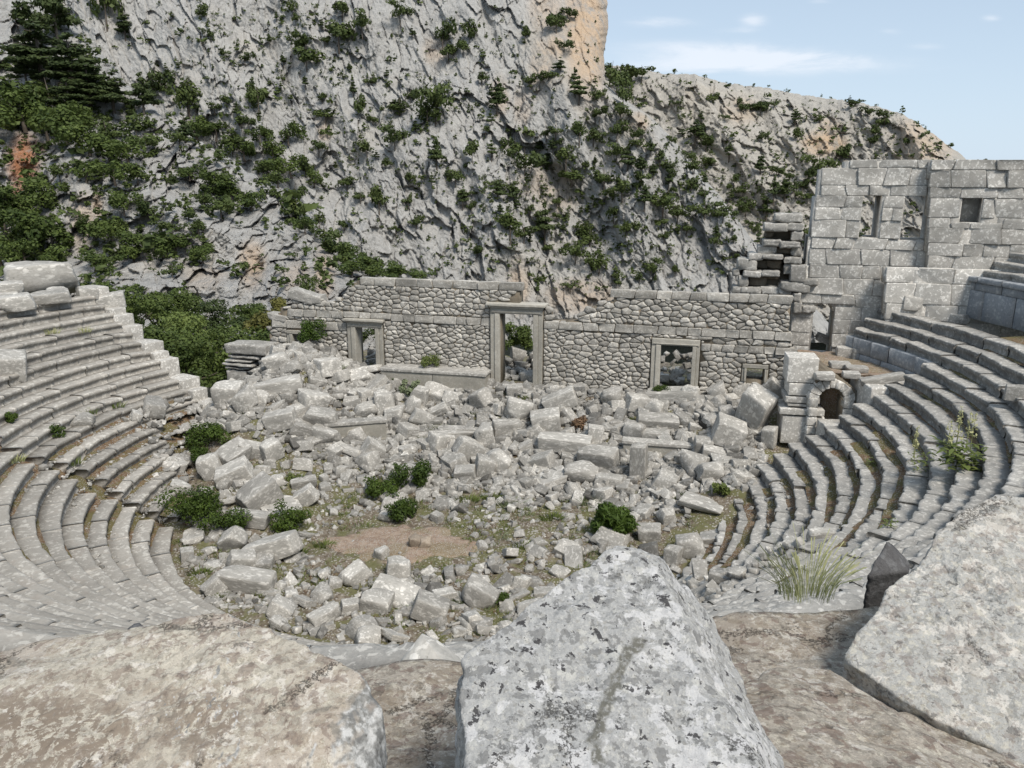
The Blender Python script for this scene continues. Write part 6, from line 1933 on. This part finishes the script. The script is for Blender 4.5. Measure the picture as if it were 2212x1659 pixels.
bush(425, 1098, 130, 92, M['bush'], 'largest wide green bush at the foot of the left seats', 5001, 3600, .075, 9)
bush(498, 1128, 90, 52, M['bush'], 'low green bush joined to the right of the largest one', 5002, 1700, .07)
bush(452, 940, 110, 52, M['bush'], 'round-topped green bush high on the left heap of blocks', 5003, 2400, .075)
bush(435, 986, 52, 46, M['bush'], 'small green bush under the round-topped one', 5004, 1000, .07, 5)
bush(412, 880, 66, 40, M['bush'], 'green bush beside the end of the left seats', 5005, 1400, .075, 6)
bush(632, 1118, 96, 56, M['bush'], 'green bush between the pale blocks left of the bare patch', 5006, 2000, .07)
bush(888, 1028, 84, 66, M['bush'], 'tallest bright green bush in the middle of the rubble', 5007, 2600, .075, 7)
bush(822, 1056, 88, 50, M['bush'], 'bright green bush at the lower left of the tallest one', 5008, 2000, .07, 7)
bush(868, 1100, 78, 52, M['bush'], 'bright green bush at the upper edge of the bare patch', 5009, 2000, .07, 7)
bush(1330, 1128, 98, 88, M['feather'], 'dark feathery bush with drooping twigs behind the big foreground rock', 5010, 4200, .085, 9, asp=4.0)
bush(640, 1030, 46, 24, M['weed'], 'little weedy bush among the blocks left of the tallest bright bush', 5012, 500, .06, 4)
q = STAGE.P((STAGE.uz(690, 740)[0], .8, 0)); q[2] = gmain(q[0], q[1]) + .1; bush(690, 742, 62, 64, M['feather'], 'dark rounded bush against the stage wall left of the smaller doorway', 5013, 2300, .075, 7, pos=q)
q = STAGE.P((STAGE.uz(937, 775)[0], .45, 3.9)); bush(937, 776, 46, 26, M['weed'], 'low weed bush growing on top of the long podium bench', 5014, 800, .06, 5, pos=q)
q = STAGE.P((STAGE.uz(1430, 820)[0], .45, 0)); q[2] = gmain(q[0], q[1]) + .1; bush(1426, 818, 44, 30, M['bush'], 'small green bush in the right-hand doorway', 5015, 900, .06, 5, pos=q)
bush(885, 838, 44, 46, M['sage'], 'grey-green leafy clump in front of the long podium bench', 5016, 900, .09, 5, asp=2.4)
bush(852, 818, 30, 22, M['bush'], 'small dark tuft at the foot of the long podium bench', 5017, 450, .06, 4)
q = aty(1114, 770, 45.0); bush(1116, 740, 84, 84, M['oak'], 'dense dark bush seen through the central doorway', 5018, 2600, .10, 8, pos=q)
q = aty(797, 738, 47.0); bush(795, 722, 48, 34, M['shrub'], 'thin leafy branches seen through the smaller doorway', 5019, 500, .09, 5, pos=q)
bush(1080, 1293, 40, 32, M['bush'], 'small dark bush left of the big foreground rock', 5020, 700, .05, 4)
bush(1558, 1056, 40, 38, M['weed'], 'green leafy plant at the lower left end of the right bank', 5021, 700, .08, 4, asp=2.4)
bush(1246, 915, 54, 26, M['dryweed'], 'dry reddish plant among the blocks below the central door', 5022, 600, .08, 5, asp=3)
bush(315, 950, 44, 30, M['dryweed'], 'brown dry thistle plant on the stones at the left seats', 5023, 600, .07, 5, asp=3)
for (px_, py_, w_, h_, k, lab, mt) in [(124, 935, 46, 26, 9, 'small green bush on the seats of the left bank', 'bush'), (20, 905, 34, 22, 11, 'small weed clump at the far left end of a seat row', 'bush')]:
    q = seatpos(px_, py_ + 8); bush(px_, py_, w_, h_, M[mt], lab, 5030 + k, 600, .06, 4, pos=q)
q = TOWER.P((TOWER.uz(1862, 500)[0], -.2, TOWER.uz(1862, 513)[1]))
bush(1860, 490, 14, 14, M['bush'], 'tiny plant growing on the sill of the slit window', 5040, 120, .05, 3, pos=q)


def blades(mb, n, spread, h, rng, wd=.006, bend=.5, upr=1.0, heads=0.0):
    for _ in range(n):
        a, r_ = rng.uniform(0, 6.3), spread * rng.random() ** .6
        b = np.array([math.cos(a) * r_, math.sin(a) * r_ * .7, 0]); hh = h * rng.uniform(.5, 1.1)
        out = np.array([math.cos(a), math.sin(a) * .7, 0]) * hh * bend * rng.uniform(.3, 1.1) * (r_ / spread + .25) + rng.normal(0, .05 * hh, 3) * [1, 1, 0]
        t = np.linspace(0, 1, 6)[:, None]
        c = b + out * t ** 1.7 + np.array([0, 0, hh * upr]) * t * (1 - .12 * t)
        s = np.array([-math.sin(a + 1), math.cos(a + 1), 0]) * wd
        wv = (1 - t ** 2.5) * .9 + .1
        if heads and rng.random() < heads: wv = np.where(t > .72, 2.0, wv * .7)
        V = np.concatenate([c - s * wv, c + s * wv]); i = np.arange(5)
        mb.add(V, [np.stack([i, i + 1, i + 7, i + 6], 1)], np.clip(np.concatenate([t[:, 0], t[:, 0]]) * .8 + rng.normal(0, .15), 0, 1))


def tuft(name, pos, n, spread, h, mat, label, seed, cat='grass tuft', group=None, **kw):
    mb = MB(); blades(mb, n, spread, h, np.random.default_rng(seed), **kw)
    o = mb.build(name, mat); o.location = pos
    return tag(o, label, cat, group)


q = aty(1742, 1288, 3.12)
tuft('grass_tuft', q, 210, .115, .25, M['straw'], 'tall yellow-green grass tuft with seed heads at the edge of the foreground ledge', 6001, wd=.0015, bend=.8, heads=.6)
# leafy stalks on the right seats
def spire(px_, py_, w_px, h_px, k, label, seed, spikes, leaves):
    rng = np.random.default_rng(seed); q = seatpos(px_, py_ + h_px * .45); m_ = math.dist(q, (0, 0, H)) / F
    w, h = w_px * m_, h_px * m_
    root = empty('flowering_plant', q)
    mb = MB()
    for _ in range(leaves):
        a = rng.uniform(0, 6.3); x0 = np.array([rng.uniform(-.4, .4) * w, rng.uniform(-.3, .3) * w, h * rng.uniform(.0, .42)]); l_ = w * rng.uniform(.16, .3)
        d = np.array([math.cos(a), math.sin(a), rng.uniform(.1, .9)]); d /= np.linalg.norm(d); s = np.cross(d, [0, 0, 1]) * l_ * .16
        t = np.linspace(0, 1, 5)[:, None]; c = x0 + d * l_ * t - np.array([0, 0, l_ * .45]) * t ** 2; wv = np.sin(np.pi * (t * .9 + .08))
        i = np.arange(4); mb.add(np.concatenate([c - s * wv, c + s * wv]), [np.stack([i, i + 1, i + 6, i + 5], 1)], np.clip(rng.normal(.5, .25), 0, 1))
    link('leaves', mb.mesh('leaves', M['weed']), root)
    if spikes:
        mb = MB()
        for _ in range(spikes):
            x0 = np.array([rng.uniform(-.35, .35) * w, rng.uniform(-.2, .2) * w, h * .25]); hh = h * rng.uniform(.55, .85)
            tube(mb, [x0, x0 + (rng.normal(0, .03), 0, hh)], [.012, .006], 4, .3)
            for j in range(46):
                f = rng.uniform(.35, 1); p = x0 + np.array([0, 0, hh * f]); a = rng.uniform(0, 6.3); r_ = .10 * w * (1.2 - f)
                C = np.array([p + (math.cos(a) * r_, math.sin(a) * r_, .02)]); N = rng.normal(size=(1, 3)); N /= np.linalg.norm(N)
                V, Fq = leafquads(C, N, .035 + .03 * (1 - f), rng, 2.0); mb.add(V, [Fq], .8)
        link('flower_spikes', mb.mesh('flower_spikes', M['straw']), root)
    return tag(root, label, 'plant')
spire(2072, 960, 92, 110, 9, 'largest leafy plant with tall pale flower spikes on the right seats', 6101, 5, 190)
spire(1986, 975, 46, 90, 8, 'slimmer leafy plant with one pale spike left of the largest on the right seats', 6102, 2, 90)
spire(1887, 992, 36, 34, 6, 'low rosette of leaves on the middle of the right seats', 6103, 0, 60)
spire(1918, 1122, 36, 40, 5, 'low green plant on the lower steps above the grass tuft', 6104, 0, 60)
# grass patches between the stones
GP = [(1010, 1082, 40, 'weed', 'patch of tall green weeds below the middle of the rubble'), (1100, 1092, 44, 'sage', 'grey-green weed clump right of the tall green weeds'), (1270, 1085, 50, 'sage', 'grey-green weeds left of the dark feathery bush'), (1005, 1302, 44, 'sage', 'spiky pale green plant among the stones nearest the foreground'),
      (1060, 1075, 34, 'weed', 'thin weeds between the grey-green clump and the tall green weeds'), (950, 1010, 24, 'weed', 'small weeds beside the tallest bright bush'), (945, 930, 40, 'weed', 'green weed strip below the slab tilted under the podium bench'), (925, 950, 34, 'weed', 'lower end of the green weed strip in the rubble'), (880, 845, 24, 'weed', 'weeds before the podium bench'), (1030, 895, 26, 'weed', 'low weeds right of the green weed strip'), (1140, 860, 26, 'weed', 'weeds below the threshold of the central doorway'),
      (1370, 905, 20, 'weed', 'weeds between the boulders left of the big slab'), (640, 1195, 40, 'weed', 'grass left of the bare patch beside the long tilted block'), (700, 1180, 34, 'weed', 'grass fringe at the left edge of the bare patch'), (720, 800, 34, 'sage', 'grey-green weeds before the smaller doorway'), (740, 790, 20, 'weed', 'yellow-green weed at the foot of the smaller doorway'), (1340, 980, 20, 'weed', 'grass tuft behind the pale upright pillar'), (430, 1240, 36, 'weed', 'grass at the foot of the lowest left seats'), (470, 1290, 30, 'weed', 'grass beside the tilted square slab'), (1190, 1120, 40, 'weed', 'weeds left of the big rock peak'), (1130, 1180, 36, 'weed', 'weeds on the right side of the bare patch'), (820, 1270, 36, 'weed', 'weeds behind the line of near stones'), (900, 1290, 30, 'weed', 'grass between the near stones'), (1330, 1000, 22, 'weed', 'grass before the dark squared block')]
for i, (px_, py_, w_, mt, lab) in enumerate(GP):
    q = gpos(px_, py_); m_ = math.dist(q, (0, 0, H)) / F
    tuft('weed_clump', (q[0], q[1], q[2] - .03), 110, w_ * m_ * .6, w_ * m_ * .55, M[mt], lab, 6200 + i, 'weeds', wd=.020, bend=.9, upr=.8)
for i, (px_, py_, k, lab) in enumerate([(30, 992, 8, 'pale grass clump in the stair of the left seats'), (160, 998, 6, 'grass at the edge of a middle row of the left seats'), (110, 715, 14, 'dry grass on the upper left seats'), (180, 712, 15, 'pale grass beside the dry grass on the upper left seats'), (250, 875, 9, 'grass under a seat edge of the left bank'), (190, 890, 9, 'weeds in a gap between seat blocks of the left bank')]):
    q = seatpos(px_, py_ + 6); tuft('weed_clump', q, 60, .38, .32, M['straw' if i in (0, 2, 3) else 'weed'], lab, 6300 + i, 'weeds', wd=.014, bend=.8)

# boulder and loose blocks on top of the left seats, blocks on the wall end
def loose(px0, py0, px1, py1, Y, dep, label, seed, kind='c', tilt=0, name='fallen_block', cat='stone block'):
    q = aty((px0 + px1) / 2, (py0 + py1) / 2, Y); m_ = math.dist(q, (0, 0, H)) / F
    return put_block(tuple(q), ((px1 - px0) * m_, dep, (py1 - py0) * m_), kind, -math.atan2(q[0], q[1]), .05, math.radians(tilt), label, None, name, cat, seed)
loose(30, 572, 146, 634, 42.5, 2.6, 'huge grey boulder sitting on the top of the left seats', 3, 'c', 0, 'boulder', 'rock')
loose(68, 632, 140, 652, 39.5, 1.3, 'long flat block lying in front of the huge grey boulder', 2, 'b', -3)
loose(4, 640, 62, 668, 37.5, 1.1, 'worn white block on the top seat at the left edge', 5, 'c', -4)
loose(105, 622, 136, 640, 40.5, .8, 'small white pointed stone before the huge grey boulder', 7, 'r')
loose(-14, 612, 40, 634, 40.0, 1.0, 'squared block left of the huge grey boulder', 1, 'b')
loose(-20, 632, 30, 650, 39.5, 1.2, 'lower squared block at the left edge under another', 4, 'b')
loose(176, 622, 208, 642, 42.0, 1.0, 'pale cube at the upper corner of the left seats', 6, 'b')
loose(212, 636, 264, 664, 42.5, 1.0, 'tilted stone at the upper outer corner of the left seats', 8, 'b', -6)
q = seatpos(15, 800)
put_block((q[0], q[1], q[2] + .2), (1.5, 1.2, 1.1), 'b', .5, .2, .15, 'large square block lying on the left seats at the edge of the photo', var=2)
q = seatpos(178, 916); put_block((q[0], q[1], q[2] + .12), (.95, .7, .55), 'c', .3, .1, .1, 'rounded boulder resting on a seat row near the left stair', var=4)
q = seatpos(2190, 858); put_block((q[0], q[1], q[2] + .15), (.55, .45, .5), 'b', -.5, 0, 0, 'small pale cube stone standing on the right seats', var=0)
for (x0, y0, x1, y1, k, tl, lab) in [(622, 628, 678, 652, 'b', -14, 'pair-like upper block lying on the left end of the stage wall'), (656, 637, 694, 657, 'b', 4, 'second block beside the upper one on the left end of the stage wall'), (578, 678, 620, 694, 's', -8, 'flat slab jutting from the left end of the stage wall')]:
    u_, z_ = STAGE.uz((x0 + x1) / 2, (y0 + y1) / 2); q = STAGE.P((u_, -.3, z_)); m_ = math.dist(q, (0, 0, H)) / F
    put_block(tuple(q), ((x1 - x0) * m_, .8, (y1 - y0) * m_ * .85), k, -.24, 0, math.radians(-tl), lab)
# platform stones near the vault, and the beam before the tower door
for i, (px_, py_, a, b, c, yaw, tl, lab) in enumerate([(1795, 742, 1.6, .5, .42, .3, -22, 'pale stone beam lying aslant in front of the arched tower doorway'), (1814, 790, .9, .6, .25, .2, 0, 'flat paving stone on the small platform'), (1850, 798, .9, .6, .22, .1, 0, 'second flat paving stone on the small platform right of the first'), (1905, 822, 1.7, .45, .3, .2, 12, 'long slab at the edge of the small platform above the seat ends'),
                                                      (1838, 812, .7, .45, .25, .1, 0, 'squared stone over the arch of the dark passage'), (1858, 768, .8, .6, .5, .2, 0, 'squared block with rusty earth beneath the tower wall'), (1825, 765, .8, .6, .5, .1, 0, 'block beside the leaning beam below the tower wall'), (1780, 815, .8, .5, .3, .2, 0, 'pale stone on top of the arched passage')]):
    q = atz(px_, py_, 5.45); put_block((q[0], q[1], 5.42 + c * .3), (a, b, c), 'b', yaw - .3, .05, math.radians(-tl), lab)
for i, (px_, py_, Y_, s_, lab) in enumerate([(2020, 655, 39.0, .7, 'rough stone lying at the upper end of the gangway'), (2045, 640, 39.5, .55, 'pointed stone leaning in the corner of the gangway'), (1965, 655, 37.5, .8, 'squared block at the top of the steps below the buttress'), (2072, 690, 36.5, .6, 'low broken stone beside the gangway wall')]):
    q = aty(px_, py_, Y_); put_block((q[0], q[1], q[2]), (s_ * 1.3, s_, s_ * .8), 'c' if i != 2 else 'b', i * .7, .1, .1, lab)

# thin grass and weeds over the near half of the orchestra and between the blocks
rng = np.random.default_rng(6500)
for nm, mt, n_, s0, s1, h_, lab in (('grass', 'weed', 900, -9, 3, .20, 'thin green grass and weeds growing between the orchestra stones'), ('dry_grass', 'dryweed', 500, -9, 9, .14, 'dry brown grass between the stones'), ('grass', 'sage', 260, -8, 9, .22, 'grey-green weeds sprinkled between the stones')):
    mb = MB(); c = 0
    while c < n_:
        s = rng.uniform(s0, s1); t_ = rng.uniform(-12, 11); x, y = CX + s * AX[0] + t_ * TX[0], CY + s * AX[1] + t_ * TX[1]
        if math.hypot(x - CX, y - CY) > 10.3 and s < 2.5: continue
        if float(pn(np.array([[x * .45 + 7, y * .45, 2.0]]))[0]) < (.02 if s < 3 else .2) and rng.random() > .12: continue
        if ((x - pa_c[0]) / 2.7) ** 2 + ((y - pa_c[1]) / 1.7) ** 2 < 1: continue
        b0 = mb.n; sub = MB(); blades(sub, 9, .22, h_, rng, wd=.014, bend=1.1, upr=.8)
        V = np.concatenate(sub.V) + (x, y, float(gmain(x, y)))
        mb.add(V, [np.concatenate(sub.F[4])], np.concatenate(sub.T)); c += 1
    tag(mb.build(nm, M[mt]), lab, None, None, 'stuff')
